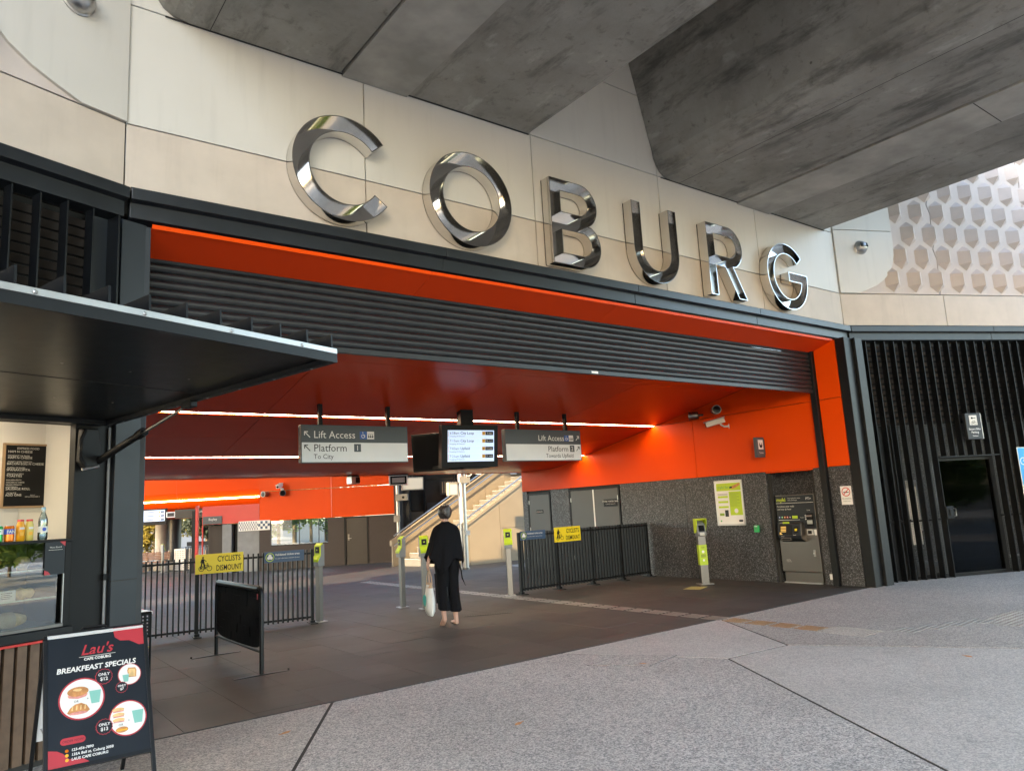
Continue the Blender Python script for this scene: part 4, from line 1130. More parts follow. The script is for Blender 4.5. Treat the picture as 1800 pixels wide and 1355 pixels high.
part('post', bx(-.075, .075, -.055, .055, .012, .92), 'brushed', t, bevel=.006); part('base_plate', bx(-.14, .14, -.12, .12, 0, .012), 'steel', t, bevel=.003)
sl = part('sleeve', bx(-.078, .078, -.058, .058, .36, .74), 'lime_print', t)
text(sl, 'myki', 0, .68, .035, 'poster_dark', -.0595, 'CENTER'); part('sleeve_disc', disc(0, .61, .025, -.0598, -.0588, 16), 'white', sl)
for k in range(3): part('text_line', bx(-.05, .05, -.0598, -.0588, .55-k*.02, .558-k*.02), 'poster_dark', sl)
part('sleeve_disc', disc(0, .45, .02, -.0598, -.0588, 16), 'white', sl)
hd = part('head', MB().prism([(.075, .90), (-.075, .90), (-.11, .94), (-.05, 1.14), (.075, 1.20)], -.085, .085, 'yz'), 'pole_grey', t, bevel=.008)
part('display', bx(-.055, .055, -.008, 0, -.06, .06), 'black_gloss', hd, W4 @ Tr(0, -.083, 1.05) @ Rx(R(-16)))
part('card_pad', bx(-.045, .045, -.006, 0, -.028, .028), 'offwhite', hd, W4 @ Tr(0, -.105, .945) @ Rx(R(-16)))
hood = MB()
for s in (-1, 1): hood.prism([(.08, .96), (.08, 1.24), (-.13, 1.22), (-.115, 1.13), (-.03, .97)], s*.095-.006, s*.095+.006, 'yz')
hood.box(-.10, .10, -.135, .08, 1.222, 1.238); hood.box(-.10, .10, .076, .088, .96, 1.236)
part('hood', hood, 'lime', t, bevel=.006)

# ------------------------------------------------------------------ ticket machine, poster and small things on the right wall
WT = Tr(X+.06, 8.0, 0) @ Rz(-PI/2)
tm = thing('ticket_machine', WT, 'steel ticket machine with dark printed upper front in terrazzo recess', 'ticket machine')
w2 = .40
cab = part('cabinet', bx(-w2, w2, .02, .42, .20, 1.60), 'brushed', tm, bevel=.008)
part('plinth', bx(-w2+.02, w2-.02, .05, .40, .02, .195), 'brushed', tm, bevel=.004); part('kick_strip', bx(-w2+.02, w2-.02, .0, .40, 0, .019), 'alu', tm)
up = part('upper_front', bx(-w2+.012, w2-.012, .008, .019, .98, 1.585), 'poster_dark', tm)
text(up, 'myki', -.365, 1.48, .10, 'lime', .005, bold=.001); text(up, 'Your ticket for trains,', -.13, 1.525, .030, 'offwhite', .005); text(up, 'trams and buses', -.13, 1.49, .030, 'offwhite', .005)
text(up, 'PT>', .35, 1.495, .065, 'white', .005, 'RIGHT'); part('rule', bx(-.385, .385, .0035, .006, 1.445, 1.452), 'offwhite', up)
text(up, 'Purchase your myki', -.365, 1.375, .045, 'offwhite', .005); text(up, 'and top up here', -.365, 1.325, .045, 'offwhite', .005)
for k, mt in enumerate(('lift_blue', 'sign_green', 'can_orange', 'print_red', 'sign_grey')):
    part('mode_icon', disc(-.335+k*.055, 1.19, .020, .0035, .006, 16), mt, up)
    part('mode_icon', disc(-.335+k*.055, 1.19, .009, .0025, .0034, 12), 'white', up)
part('lime_tag', bx(-.07, .04, .0035, .006, 1.165, 1.215), 'lime_print', up); part('text_line', bx(-.36, .08, .0035, .006, 1.135, 1.142), 'offwhite', up)
text(up, 'Coins', .16, 1.17, .028, 'offwhite', .005, 'RIGHT'); text(up, 'Cards', .27, 1.30, .028, 'offwhite', .005, 'CENTER')
for k in range(5): part('coin_icon', disc(.20+.028*(k % 2), 1.215-.032*(k//2)-.01*(k % 2), .013, .0035, .006, 12), 'white', up)
con = part('console', MB().prism([(.018, .74), (-.115, .80), (-.13, .86), (-.09, 1.08), (.018, 1.10)], -.33, .145, 'yz'), 'poster_dark', tm, bevel=.006)
part('console_side', MB().prism([(.018, .742), (-.113, .802), (-.128, .86), (-.088, 1.078), (.018, 1.098)], .1455, .16, 'yz'), 'brushed', con)
WS = WT @ Tr(-.16, -.112, .965) @ Rx(R(-10.3))
part('screen', bx(-.13, .13, -.006, .004, -.095, .095), 'black_gloss', con, WS); 
for k in range(4): part('screen_row', bx(-.10, .01, -.0075, -.0065, .045-k*.028, .06-k*.028), 'ticket_screen', con, WS)
part('screen_note', MB().prism([(-.12, -.085), (-.06, -.085), (-.10, -.05), (-.12, -.04)], -.0075, -.0065), 'ticket_screen', con, WS)
part('card_reader', bx(.17, .255, -.006, .006, -.06, .06), 'black', con, WS); part('card_icon', bx(.19, .235, -.0075, -.0065, -.02, .02), 'yellow', con, WS)
part('lime_tag', bx(-.06, .08, -.004, .001, .115, .145), 'lime_print', con, WS)
text(con, 'Screen', -.12, .12, .022, 'offwhite', -.001, W=WS); text(con, 'Collect', -.10, -.125, .024, 'offwhite', -.001, W=WS); text(con, 'Receipt', .15, -.10, .020, 'offwhite', -.001, W=WS)
part('tray', bx(-.26, -.06, -.125, -.07, .775, .825), 'brushed', con, bevel=.004); part('tray_mouth', bx(-.245, -.075, -.1275, -.1252, .785, .815), 'black', con)
part('note_slot', bx(.22, .345, -.006, .02, 1.02, 1.26), 'black', tm, bevel=.004); part('note_roller', MB().tube([(.23, -.012, 1.20), (.335, -.012, 1.20)], .022, 12), 'steel', tm); part('note_plate', bx(.23, .335, -.014, -.004, 1.06, 1.13), 'steel', tm, bevel=.003)
part('change_cup', bx(.21, .335, -.03, .01, .86, .97), 'alu', tm, bevel=.012); part('change_mouth', bx(.235, .31, -.032, -.0285, .885, .945), 'black', tm); part('card_stickers', bx(.34, .385, .004, .0075, .86, .96), 'white', tm)
part('lock', bx(.275, .315, .0, .02, .48, .60), 'steel', tm, bevel=.006); part('lock_barrel', MB().tube([(.295, .0, .54), (.295, -.02, .54)], .014, 12), 'alu', tm)
text(tm, 'VISTA', -.30, .40, .035, 'offwhite', .018); text(tm, 'TICKETING', -.30, .375, .022, 'offwhite', .018)

WP = Tr(X, 9.375, 1.505) @ Rz(-PI/2)
po = thing('fare_poster', WP, 'lime and white fares poster in a pale metal frame on terrazzo wall', 'poster')
part('sheet', bx(-.30, .30, -.012, -.001, -.41, .41), 'white', po)
for a in ((-.335, .335, .41, .445), (-.335, .335, -.445, -.41)): part('frame', bx(a[0], a[1], -.022, -.001, a[2], a[3]), 'alu', po, bevel=.003)
for a in ((-.335, -.30), (.30, .335)): part('frame', bx(a[0], a[1], -.022, -.001, -.41, .41), 'alu', po, bevel=.003)
part('header', bx(-.29, .29, -.014, -.0125, .24, .39), 'lime_print', po); text(po, 'myki fares', -.265, .285, .085, 'sign_green', -.0155)
part('header_picture', MB().prism([(.06, .30), (.10, .33), (.28, .385), (.285, .34), (.16, .285), (.08, .27)], -.0162, -.0145), 'bread', po); part('header_picture', MB().prism([(.03, .28), (.10, .29), (.09, .325), (.04, .315)], -.0175, -.0165), 'poster_dark', po)
part('lime_column', bx(.0, .29, -.014, -.0125, -.245, .22), 'lime_print', po)
for k in range(13): part('text_line', bx(.02, .24-.06*(k % 3 == 2), -.0155, -.0145, .185-k*.021, .192-k*.021), 'lime_dark', po)
part('lime_disc', disc(.145, -.16, .045, -.0155, -.0145, 20), 'white', po)
for k in range(3):
    part('lime_row', bx(-.27, -.03, -.014, -.0125, .10-k*.10, .14-k*.10), 'lime_print', po)
    for q in range(2): part('text_line', bx(-.27, -.06, -.014, -.0125, .078-k*.10-q*.018, .084-k*.10-q*.018), 'sign_silver', po)
for k in range(2): part('text_line', bx(-.27, -.03, -.014, -.0125, .175-k*.018, .181-k*.018), 'sign_grey', po)
part('picture', bx(-.26, -.15, -.014, -.0125, -.25, -.20), 'lime_dark', po); part('picture', bx(-.13, -.045, -.014, -.0125, -.27, -.14), 'poster_dark', po)
part('footer_tag', MB().prism(arc(.20, -.355, .02, 90, 270, 8)+arc(.26, -.355, .02, -90, 90, 8), -.014, -.0125), 'poster_dark', po); part('footer_mark', disc(-.24, -.355, .018, -.014, -.0125, 14), 'sign_green', po)

t = thing('release_button', Tr(X, 8.80, .99) @ Rz(-PI/2), 'small green emergency push box on the terrazzo wall', 'button box')
part('box', bx(-.05, .05, -.045, -.001, -.065, .065), 'green_btn', t, bevel=.006); part('button', bx(-.025, .025, -.052, -.046, -.025, .03), 'sign_green', t, bevel=.004); part('box_label', bx(-.03, .03, -.047, -.0455, .04, .055), 'white', t)
t = thing('outlet_box', Tr(X, 7.36, .15) @ Rz(-PI/2), 'pale square power outlet box low on the terrazzo wall', 'outlet')
part('box', bx(-.045, .045, -.04, -.001, -.05, .05), 'offwhite', t, bevel=.006); part('box_cover', bx(-.035, .035, -.045, -.041, -.04, .04), 'white', t, bevel=.004)
t = thing('no_smoking_sign', Tr(X, 6.93, 1.54) @ Rz(-PI/2), 'white no smoking notice with a red barred circle', 'sign')
part('board', bx(-.10, .10, -.006, -.001, -.16, .16), 'white', t, bevel=.002)
rg = MB(); o_, i_ = arc(0, .06, .078, 0, 360, 28), arc(0, .06, .064, 0, 360, 28)
for q in range(28): rg.quadface([(o_[q][0], -.0075, o_[q][1]), (o_[q+1][0], -.0075, o_[q+1][1]), (i_[q+1][0], -.0075, i_[q+1][1]), (i_[q][0], -.0075, i_[q][1])])
rg.box(-.068, .068, -.0078, -.0072, .053, .067, Tr(0, 0, .06) @ Ry(R(-45)) @ Tr(0, 0, -.06))
part('cigarette_symbol', bx(-.05, .03, -.0074, -.0064, .045, .06), 'black', t); part('cigarette_symbol', bx(.034, .05, -.0074, -.0064, .045, .06), 'sign_grey', t)
part('barred_ring', rg, 'trim_red', t); text(t, 'No smoking', 0, -.065, .034, 'black', -.0075, 'CENTER'); text(t, 'Penalties apply', 0, -.105, .022, 'black', -.0075, 'CENTER')
t = thing('tickets_sign', Tr(X, 8.47, 2.53), 'dark box sign reading tickets projecting from the orange wall', 'sign')
part('sign_box', bx(-.26, -.02, -.035, .035, -.20, .18), 'sign_grey', t, bevel=.006); part('bracket', bx(-.02, .0, -.03, .03, -.15, .15), 'sign_dark', t)
part('pictogram_panel', bx(-.215, -.065, -.0385, -.0355, -.05, .13), 'white', t)
part('hand_symbol', MB().prism(arc(-.14, .03, .045, 0, 360, 18, .055)[:-1], -.0405, -.039), 'black', t); part('card_symbol', bx(-.16, -.12, -.042, -.0407, .035, .10), 'white', t)
text(t, 'Tickets', -.14, -.13, .048, 'white', -.0375, 'CENTER')

# ------------------------------------------------------------------ cameras and lamps
def cctv(W, label, group=None, k=1.0):
    t = thing('security_camera', W, label, 'camera', group)
    B = W @ Matrix.Scale(k, 4)
    part('housing', bx(-.055, .055, -.40, -.02, -.05, .05), 'offwhite', t, B @ Tr(0, -.06, .14) @ Rx(R(12)), bevel=.012)
    part('sun_shield', bx(-.065, .065, -.44, .0, .052, .062), 'offwhite', t, B @ Tr(0, -.06, .14) @ Rx(R(12)), bevel=.004)
    part('lens', MB().tube([(0, -.40, 0), (0, -.412, 0)], .035, 16), 'black_gloss', t, B @ Tr(0, -.06, .14) @ Rx(R(12)))
    part('arm', MB().tube([(0, 0, 0), (0, -.10, .0), (0, -.16, .04), (0, -.18, .10)], .02, 10), 'offwhite', t, B); part('wall_plate', MB().tube([(0, 0, 0), (0, -.02, 0)], .05, 16), 'offwhite', t, B)
def spot(W, label, group=None, k=1.0):
    t = thing('spot_lamp', W, label, 'lamp', group); B = W @ Matrix.Scale(k, 4)
    part('housing', MB().lathe([(.06, 0), (.085, .02), (.085, .16), (.092, .17), (.092, .20), (.080, .20)], 22), 'brushed', t, B @ Rx(PI/2)); part('lens', MB().lathe([(.076, .2005), (.07, .203)], 22), 'black_gloss', t, B @ Rx(PI/2))
    part('bracket', bx(-.02, .02, -.02, .10, -.02, .02), 'dark_metal', t, B)
part_ = None
cctv(Tr(X-.001, 9.20, 3.02) @ Rz(-PI/2-R(0)) @ Rz(R(-55)), 'white camera on the orange wall below the two spot lamps')
spot(Tr(X-.11, 9.86, 3.32) @ Rz(-PI/2) @ Rz(R(-50)), 'steel spot lamp on the orange wall turned toward the readers')
spot(Tr(X-.11, 9.44, 3.36) @ Rz(-PI/2) @ Rz(R(50)), 'steel spot lamp on the orange wall turned toward the plaza')
for xx, lab in ((9.70-1.33, ''),): pass
def flood(W, label):
    t = thing('flood_lamp', W, label, 'lamp')
    part('housing', bx(-.22, .22, -.06, .06, -.26, -.02), 'alu', t, bevel=.01); part('lens', bx(-.19, .19, -.064, -.0605, -.235, -.045), 'glass_dark', t); part('reflector', bx(-.15, .15, -.068, -.0645, -.20, -.08), 'sign_silver', t); part('mount', bx(-.24, .24, -.07, .07, -.02, 0), 'black', t)
flood(W_at(8.50, 15.9, cz(15.9), R(-25)), 'square metal flood lamp hung at the rear edge of the red ceiling')
t = thing('ceiling_camera', W_at(7.32, 15.9, cz(15.9), R(10)), 'small grey box camera under the rear edge of the red ceiling', 'camera')
part('housing', bx(-.09, .14, -.10, .10, -.20, -.03), 'alu', t, bevel=.008); part('lens', bx(.02, .135, -.104, -.1005, -.18, -.05), 'black_gloss', t); part('mount', bx(-.08, .12, -.08, .08, -.03, 0), 'black', t)

# ------------------------------------------------------------------ hanging signs and screens
def arrow(parent, W, x, z, k, mt, flip, y):
    b = MB()
    def ln(x0, z0, x1, z1, w_=.014):
        d = Vector((x1-x0, z1-z0)).normalized(); nn = Vector((-d.y, d.x))*w_/2
        b.quadface([(x0+nn.x, y, z0+nn.y), (x1+nn.x, y, z1+nn.y), (x1-nn.x, y, z1-nn.y), (x0-nn.x, y, z0-nn.y)])
    s = -1 if flip else 1
    ln(x+s*k, z-k, x-s*k, z+k); ln(x-s*k*1.02, z+k*1.1, x-s*k*1.02, z-k*.25); ln(x-s*k*1.1, z+k*1.02, x+s*k*.25, z+k*1.02)
    part('arrow', b, mt, parent, W)
def wheelchair(parent, W, x, z, k, y):
    part('access_tile', bx(x-k, x+k, y, y+.0015, z-k, z+k), 'lift_blue', parent, W)
    b = MB(); o_, i_ = arc(x-.1*k, z-.25*k, .5*k, 100, 330, 16), arc(x-.1*k, z-.25*k, .36*k, 100, 330, 16)
    for q in range(16): b.quadface([(o_[q][0], y-.001, o_[q][1]), (o_[q+1][0], y-.001, o_[q+1][1]), (i_[q+1][0], y-.001, i_[q+1][1]), (i_[q][0], y-.001, i_[q][1])])
    b.quadface([(p[0], y-.001, p[1]) for p in arc(x-.15*k, z+.68*k, .14*k, 0, 360, 10)[:-1]])
    for q in ((-.22, -.05, .52, .5), (-.1, .25, .12, .22), (-.1, .38, -.08, .06), (.25, .45, -.55, .06)):
        b.quadface([(x+q[0]*k, y-.001, z+q[2]*k), (x+q[1]*k, y-.001, z+q[2]*k), (x+q[1]*k, y-.001, z+q[3]*k), (x+q[0]*k, y-.001, z+q[3]*k)])
    part('access_symbol', b, 'white', parent, W)
    part('lift_tile', bx(x+k*1.05, x+3.05*k, y, y+.0015, z-k, z+k), 'white', parent, W)
    l = MB()
    for q in range(3): l.quadface([(p[0], y-.001, p[1]) for p in arc(x+(1.5+.55*q)*k, z+.02*k, .13*k, 0, 360, 8)[:-1]]); l.quadface([(x+(1.3+.55*q)*k, y-.001, z-.62*k), (x+(1.7+.55*q)*k, y-.001, z-.62*k), (x+(1.7+.55*q)*k, y-.001, z-.16*k), (x+(1.3+.55*q)*k, y-.001, z-.16*k)])
    l.quadface([(x+1.25*k, y-.001, z+.28*k), (x+2.85*k, y-.001, z+.28*k), (x+2.85*k, y-.001, z+.34*k), (x+1.25*k, y-.001, z+.34*k)])
    part('lift_symbol', l, 'poster_dark', parent, W)
def hang_sign(x0, x1, right, label):
    W = Tr((x0+x1)/2, 10.62, 2.75); L_ = (x1-x0)/2
    t = thing('hanging_sign', W, label, 'sign')
    part('casing', bx(-L_, L_, -.055, .055, -.285, .285), 'sign_grey', t, bevel=.004)
    part('upper_face', bx(-L_+.012, L_-.012, -.0585, -.0555, .02, .275), 'sign_grey', t); part('lower_face', bx(-L_+.012, L_-.012, -.0585, -.0555, -.275, .018), 'sign_silver', t)
    for q in (-.57, .57):
        ztop = cz(10.62)-2.75
        part('hanger', bx(q-.03, q+.03, -.03, .03, .285, ztop), 'black', t)
    y = -.0605
    if not right:
        text(t, 'Lift Access', -L_+.19, .085, .155, 'white', y); text(t, 'Platform', -L_+.19, -.115, .155, 'sign_dark', y); text(t, 'To City', -L_+.19, -.225, .10, 'sign_dark', y)
        arrow(t, W, -L_+.095, .135, .042, 'white', False, y); arrow(t, W, -L_+.095, -.065, .042, 'sign_dark', False, y); wheelchair(t, W, -L_+1.0, .135, .06, y)
        part('number_tile', bx(-L_+.84, -L_+.955, y, y+.0015, -.122, .0), 'sign_grey', t); text(t, '1', -L_+.897, -.10, .11, 'white', y-.001, 'CENTER')
    else:
        text(t, 'Lift Access', L_-.42, .085, .145, 'white', y, 'RIGHT'); text(t, 'Platform', L_-.33, -.115, .145, 'sign_dark', y, 'RIGHT'); text(t, 'Towards Upfield', L_-.21, -.225, .10, 'sign_dark', y, 'RIGHT')
        arrow(t, W, L_-.09, .135, .038, 'white', True, y); arrow(t, W, L_-.09, -.065, .038, 'sign_dark', True, y); wheelchair(t, W, L_-.36, .135, .055, y)
        part('number_tile', bx(L_-.29, L_-.18, y, y+.0015, -.122, .0), 'sign_grey', t); text(t, '2', L_-.235, -.10, .11, 'white', y-.001, 'CENTER')
hang_sign(4.06, 5.84, False, 'hanging sign to platform one with its text on the left and city line')
hang_sign(7.80, 9.60, True, 'hanging sign to platform two reading towards Upfield, text on the right')
WTV = Tr(7.02, 10.50, 2.72) @ Rz(R(-6))
tv = thing('departure_screen', WTV @ Rx(0), 'pair of hanging screens, one lit with train departures', 'screen')
WT1 = WTV @ Rx(R(6)); WT2 = WTV @ Tr(-.40, .40, -.05) @ Rz(R(-42)) @ Rx(R(6))
part('ceiling_post', bx(-.12, .12, .10, .25, .2, cz(10.6)-2.72), 'black', tv, WTV); part('mount_frame', bx(-.5, .4, .1, .5, -.36, -.30), 'black', tv, WTV); part('mount_arm', bx(-.10, .05, .12, .24, -.30, .25), 'black', tv, WTV)
c1 = part('screen_casing', bx(-.55, .53, 0, .12, -.36, .36), 'black_gloss', tv, WT1, bevel=.006); c2 = part('screen_casing', bx(-.50, .40, 0, .10, -.33, .32), 'black', tv, WT2, bevel=.006)
part('dark_glass', bx(-.46, .36, -.004, -.0005, -.29, .28), 'black_gloss', c2)
part('lit_display', bx(-.44, .45, -.004, -.0005, -.26, .27), 'screen', c1)
for k, (a, b, c, d, e) in enumerate((('6:58am', 'City Loop', '1', '9 min', .20), ('7:15am', 'City Loop', '1', '26 min', .07), ('7:03am', 'Upfield', '2', '14 min', -.06), ('7:21am', 'Upfield', '2', '31 min', -.19))):
    text(c1, a, -.405, e, .062, 'sign_grey', -.0055, W=WT1); text(c1, b, -.205, e, .064, 'poster_dark', -.0055, W=WT1, bold=.0006); text(c1, 'Stopping All Stations', -.405, e-.042, .034, 'sign_grey', -.0055, W=WT1)
    part('platform_tile', bx(.215, .275, -.0055, -.0042, e-.012, e+.05), 'amber', c1, WT1); text(c1, c, .245, e+.002, .048, 'poster_dark', -.0065, 'CENTER', W=WT1); part('minutes_tile', bx(.28, .43, -.0055, -.0042, e-.012, e+.05), 'poster_dark', c1, WT1); text(c1, d, .355, e+.005, .044, 'white', -.0065, 'CENTER', W=WT1)
    part('row_rule', bx(-.43, .44, -.0052, -.0042, e-.068, e-.064), 'sign_silver', c1, WT1); part('row_mark', bx(-.43, -.424, -.0052, -.0042, e-.045, e+.055), 'amber', c1, WT1)
#@@SECTION person
# ------------------------------------------------------------------ woman in black, seen from behind
WPn = W_at(5.97, 9.72, 0, R(-14))
pe = thing('person', WPn, 'person in a loose black cape and wide black trousers walking in', 'person')
def skinmesh(name, chains, root=0):
    bm = bmesh.new(); lay = bm.verts.layers.skin.verify(); V = {}
    first = True
    for ch_ in chains:
        prev = None
        for (nm, p, r) in ch_:
            if nm in V: v = V[nm]
            else:
                v = bm.verts.new(p); v[lay].radius = (r, r) if not isinstance(r, tuple) else r; V[nm] = v
                if first: v[lay].use_root = True; first = False
            if prev is not None and bm.edges.get((prev, v)) is None: bm.edges.new((prev, v))
            prev = v
    me = bpy.data.meshes.new(name); bm.to_mesh(me); bm.free(); return me
hL = Vector((-.30, -.02, .86))            # left hand position (picture left)
chains = [
 [('pel', (0, 0, .93), .13), ('wai', (0, .0, 1.08), .11), ('che', (0, .01, 1.27), .125), ('nb', (0, .0, 1.42), .075), ('nk', (0, .015, 1.49), .05), ('hd0', (0, .035, 1.555), .072), ('hd1', (0, .035, 1.625), .090), ('hd2', (0, .03, 1.685), .070)],
 [('pel', 0, 0), ('hpl', (-.09, 0, .88), .10), ('knl', (-.10, .03, .50), .06), ('anl', (-.115, -.14, .13), .036), ('hel', (-.115, -.17, .10), .034), ('tol', (-.115, -.07, .035), .030)],
 [('pel', 0, 0), ('hpr', (.09, 0, .88), .10), ('knr', (.09, .03, .48), .06), ('anr', (.10, -.03, .085), .036), ('her', (.10, -.055, .035), .032), ('tor', (.11, .12, .028), .030)],
 [('che', 0, 0), ('sl', (-.16, .0, 1.38), .055), ('el', (-.225, -.03, 1.12), .040), ('wl', (-.285, -.015, .945), .027), ('pl', (-.302, -.005, .885), (.034, .018))],
 [('pl', 0, 0), ('f1a', (-.306, .026, .855), .0095), ('f1b', (-.298, .030, .825), .009), ('f1c', (-.284, .022, .812), .008)],
 [('pl', 0, 0), ('f2a', (-.308, .006, .845), .0098), ('f2b', (-.300, .008, .812), .0092), ('f2c', (-.284, .004, .800), .008)],
 [('pl', 0, 0), ('f3a', (-.308, -.014, .848), .0095), ('f3b', (-.300, -.014, .816), .009), ('f3c', (-.285, -.014, .804), .008)],
 [('pl', 0, 0), ('f4a', (-.304, -.034, .858), .0085), ('f4b', (-.297, -.036, .832), .008), ('f4c', (-.284, -.034, .822), .007)],
 [('pl', 0, 0), ('t1', (-.285, .024, .885), .010), ('t2', (-.275, .034, .858), .009), ('t3', (-.276, .034, .834), .008)],
 [('che', 0, 0), ('sr', (.16, .0, 1.38), .055), ('er', (.20, .04, 1.13), .042), ('wr', (.20, .20, 1.02), .028), ('pr', (.18, .26, 1.01), (.03, .018))],
]
bd = part('body', skinmesh('body', chains), 'skin', pe)
m_ = bd.modifiers.new('skin', 'SKIN'); m_.use_smooth_shade = True
m_ = bd.modifiers.new('sub', 'SUBSURF'); m_.levels = 2; m_.render_levels = 2
def ering(c, rx, ry, n=48, fold=0, nf=9, ph=0, tilt=0, drop=None):
    out = []
    for q in range(n):
        a = 2*PI*q/n; k = 1+fold*math.sin(nf*a+ph)+fold*.6*math.sin((nf*2+3)*a+ph*2)
        z = c[2]+tilt*math.sin(a)
        if drop: z += drop(a)
        out.append((c[0]+rx*k*math.cos(a), c[1]+ry*k*math.sin(a), z))
    return out
# head: hair cap, bun, ears, nose, eyes, mouth
hr = MB(); rings = []
for k in range(12):
    a = -PI*.36+k*(PI*.86)/11; rings.append(ering((0, .018-.010*math.cos(a), 1.640+.116*math.sin(a)), .100*math.cos(a)+.004, .118*math.cos(a)+.004, 32, .012, 11, k))
hair = part('hair', MB().loft(rings), 'hair', pe)
rings = []
for k in range(14):
    t = k/13; a = -PI/2+t*PI; rings.append(ering((.012*math.sin(t*9), -.102+.02*t, 1.645+.105*math.sin(a)), .055*math.cos(a)+.003, .048*math.cos(a)+.003, 24, .09, 3, t*5.5))
part('hair_twist', MB().loft(rings), 'hair', hair)
for s in (-1, 1):
    part('ear', MB().loft([ering((s*.088, .035, 1.585+.012*k), .010*math.sin(PI*(k+.6)/5.2), .018*math.sin(PI*(k+.6)/5.2), 10) for k in range(5)]), 'skin', pe)
    part('eye', MB().lathe([(.004, -.012), (.012, -.004), (.012, .004), (.004, .012)], 10, (s*.032, .112, 1.625)), 'white', pe)
part('nose', MB().loft([ering((0, .118+.012*(1-abs(k-1.0)/3), 1.585+.013*k), .012-.002*k, .016-.002*k, 10) for k in range(5)]), 'skin', pe)
part('mouth', bx(-.022, .022, .105, .118, 1.556, 1.566), 'ham', pe, bevel=.004)
# cape: front and back panels falling to points, open sleeves
def drp(pts):
    def f(a):
        d = math.degrees(a) % 360
        for (a0, z0), (a1, z1) in zip(pts, pts[1:]):
            if a0 <= d <= a1: return z0+(z1-z0)*(d-a0)/(a1-a0)
        return 0
    return f
hem = drp([(0, .04), (40, .02), (90, .0), (140, .03), (165, .12), (200, .17), (222, .08), (246, -.14), (270, -.02), (292, .10), (318, .06), (338, -.08), (360, .04)])
rings = [ering((0, .012, 1.50), .060, .062, 64), ering((0, .010, 1.475), .078, .075, 64, .01), ering((0, .004, 1.445), .16, .10, 64, .008, 8), ering((0, .0, 1.395), .205, .125, 64, .014, 8), ering((-.002, .0, 1.33), .228, .140, 64, .02, 8),
         ering((-.006, .0, 1.24), .245, .155, 64, .03, 7), ering((-.022, -.005, 1.10), .268, .175, 64, .045, 7), ering((-.034, -.01, .97), .285, .190, 64, .06, 7, .4, 0, lambda a: hem(a)*.45), ering((-.040, -.012, .86), .290, .200, 64, .075, 7, .7, 0, lambda a: hem(a)*1.0)]
cp_ = MB().loft(rings, caps=False)
co = part('cape', cp_, 'cloth_black', pe)
m_ = co.modifiers.new('solid', 'SOLIDIFY'); m_.thickness = .008
m_ = co.modifiers.new('sub', 'SUBSURF'); m_.levels = 1; m_.render_levels = 1
# wide trousers, two legs joined at the hips
def leg_tube(s, kx, ky, hx, hy, hz):
    rs = [ering((s*.062, 0, 1.00), .105, .13, 28), ering((s*.085, .0, .85), .110, .135, 28, .01), ering((kx*.8, ky*.6, .68), .100, .120, 28, .02, 5), ering((kx, ky, .50), .088, .108, 28, .04, 5, 1), ering(((kx+hx)/2, (ky+hy)/2, (.5+hz)/2), .084, .108, 28, .06, 5, 1.5), ering((hx, hy, hz), .088, .112, 28, .07, 5, 2, .015)]
    return rs
tr = part('trousers', MB().loft(leg_tube(1, .085, .01, .095, -.02, .20), caps=False), 'cloth_black', pe)
part('trouser_leg', MB().loft(leg_tube(-1, -.085, .0, -.085, -.075, .235), caps=False), 'cloth_black', tr)
for q, (c, ang, hz) in enumerate((((.105, .03, .0), 4, 0), ((-.115, -.11, .045), 4, 38))):
    rings = []
    for k in range(9):
        t = k/8; ww = .026+.018*math.sin(PI*min(1, t*1.05))**.7 if k < 8 else .02
        hgt = .062-.03*t
        rings.append([(ww*math.cos(a), -.09+.245*t, max(.002, .5*hgt+.5*hgt*math.sin(a))) for a in [2*PI*j/12 for j in range(12)]])
    part('shoe', MB().loft(rings), 'shoe', pe, WPn @ Tr(*c) @ Rx(R(-hz)))
part('sash_end', MB().tube([(.16, -.10, .86), (.18, -.12, .76), (.19, -.12, .66), (.235, -.12, .55)], [.012, .010, .010, .004], 6), 'cloth_black', pe)
# tote bag held in the hand
W = WPn @ Tr(-.285, .0, 0)
tote = thing('tote_bag', W, 'white tote bag with teal print and tan handles in the hand of the person', 'bag')
rings = []
for k in range(9):
    t = k/8; z = .60-.44*t; ww = .108+.035*min(1, t*1.5); dd = .022+.05*math.sin(PI*min(1, t*.72+.05)); 
    if k == 8: ww *= .86; dd *= .5
    rings.append(ering((.0, .0, z), dd, ww, 28, .03, 5, k*.5))
part('bag_body', MB().loft(rings), 'tote', tote)
part('bag_top_band', MB().loft([ering((0, 0, z), d, w_, 28, .03, 5, ph) for z, d, w_, ph in ((.625, .026, .103, 0), (.59, .031, .113, .2), (.555, .041, .122, .4))], caps=False), 'tote_tan', tote)
for s in (-1, 1): part('bag_handle', MB().tube([(s*.022, -.075, .60), (s*.016, -.05, .72), (.004, -.012, .815), (.006, .012, .815), (s*.016, .05, .72), (s*.022, .075, .60)], .0085, 8), 'tote_tan', tote)
prt = MB()
P = [(-.10, .36), (-.115, .44), (-.06, .47), (.0, .45), (.03, .40), (.0, .33), (-.06, .30)]
part('teal_print', MB().loft([[(-(.078+.012*math.sin(PI*(.6-z)/.44))-.010*math.cos((y)*9)+d, y-.01, z) for y, z in P] for d in (.0, .004)]), 'teal', tote)
W = WPn @ Tr(-.10, -.10, 0)
fb = thing('folder_bag', W, 'flat black leather bag hanging beside the white tote', 'bag')
part('bag_body', MB().box(-.012, .012, -.10, .12, .33, .76, Rx(R(-8)) @ Rz(R(35))), 'leather', fb, bevel=.006); part('strap', MB().tube([(.0, .04, .78), (-.02, .06, 1.0)], .008, 6), 'leather', fb)
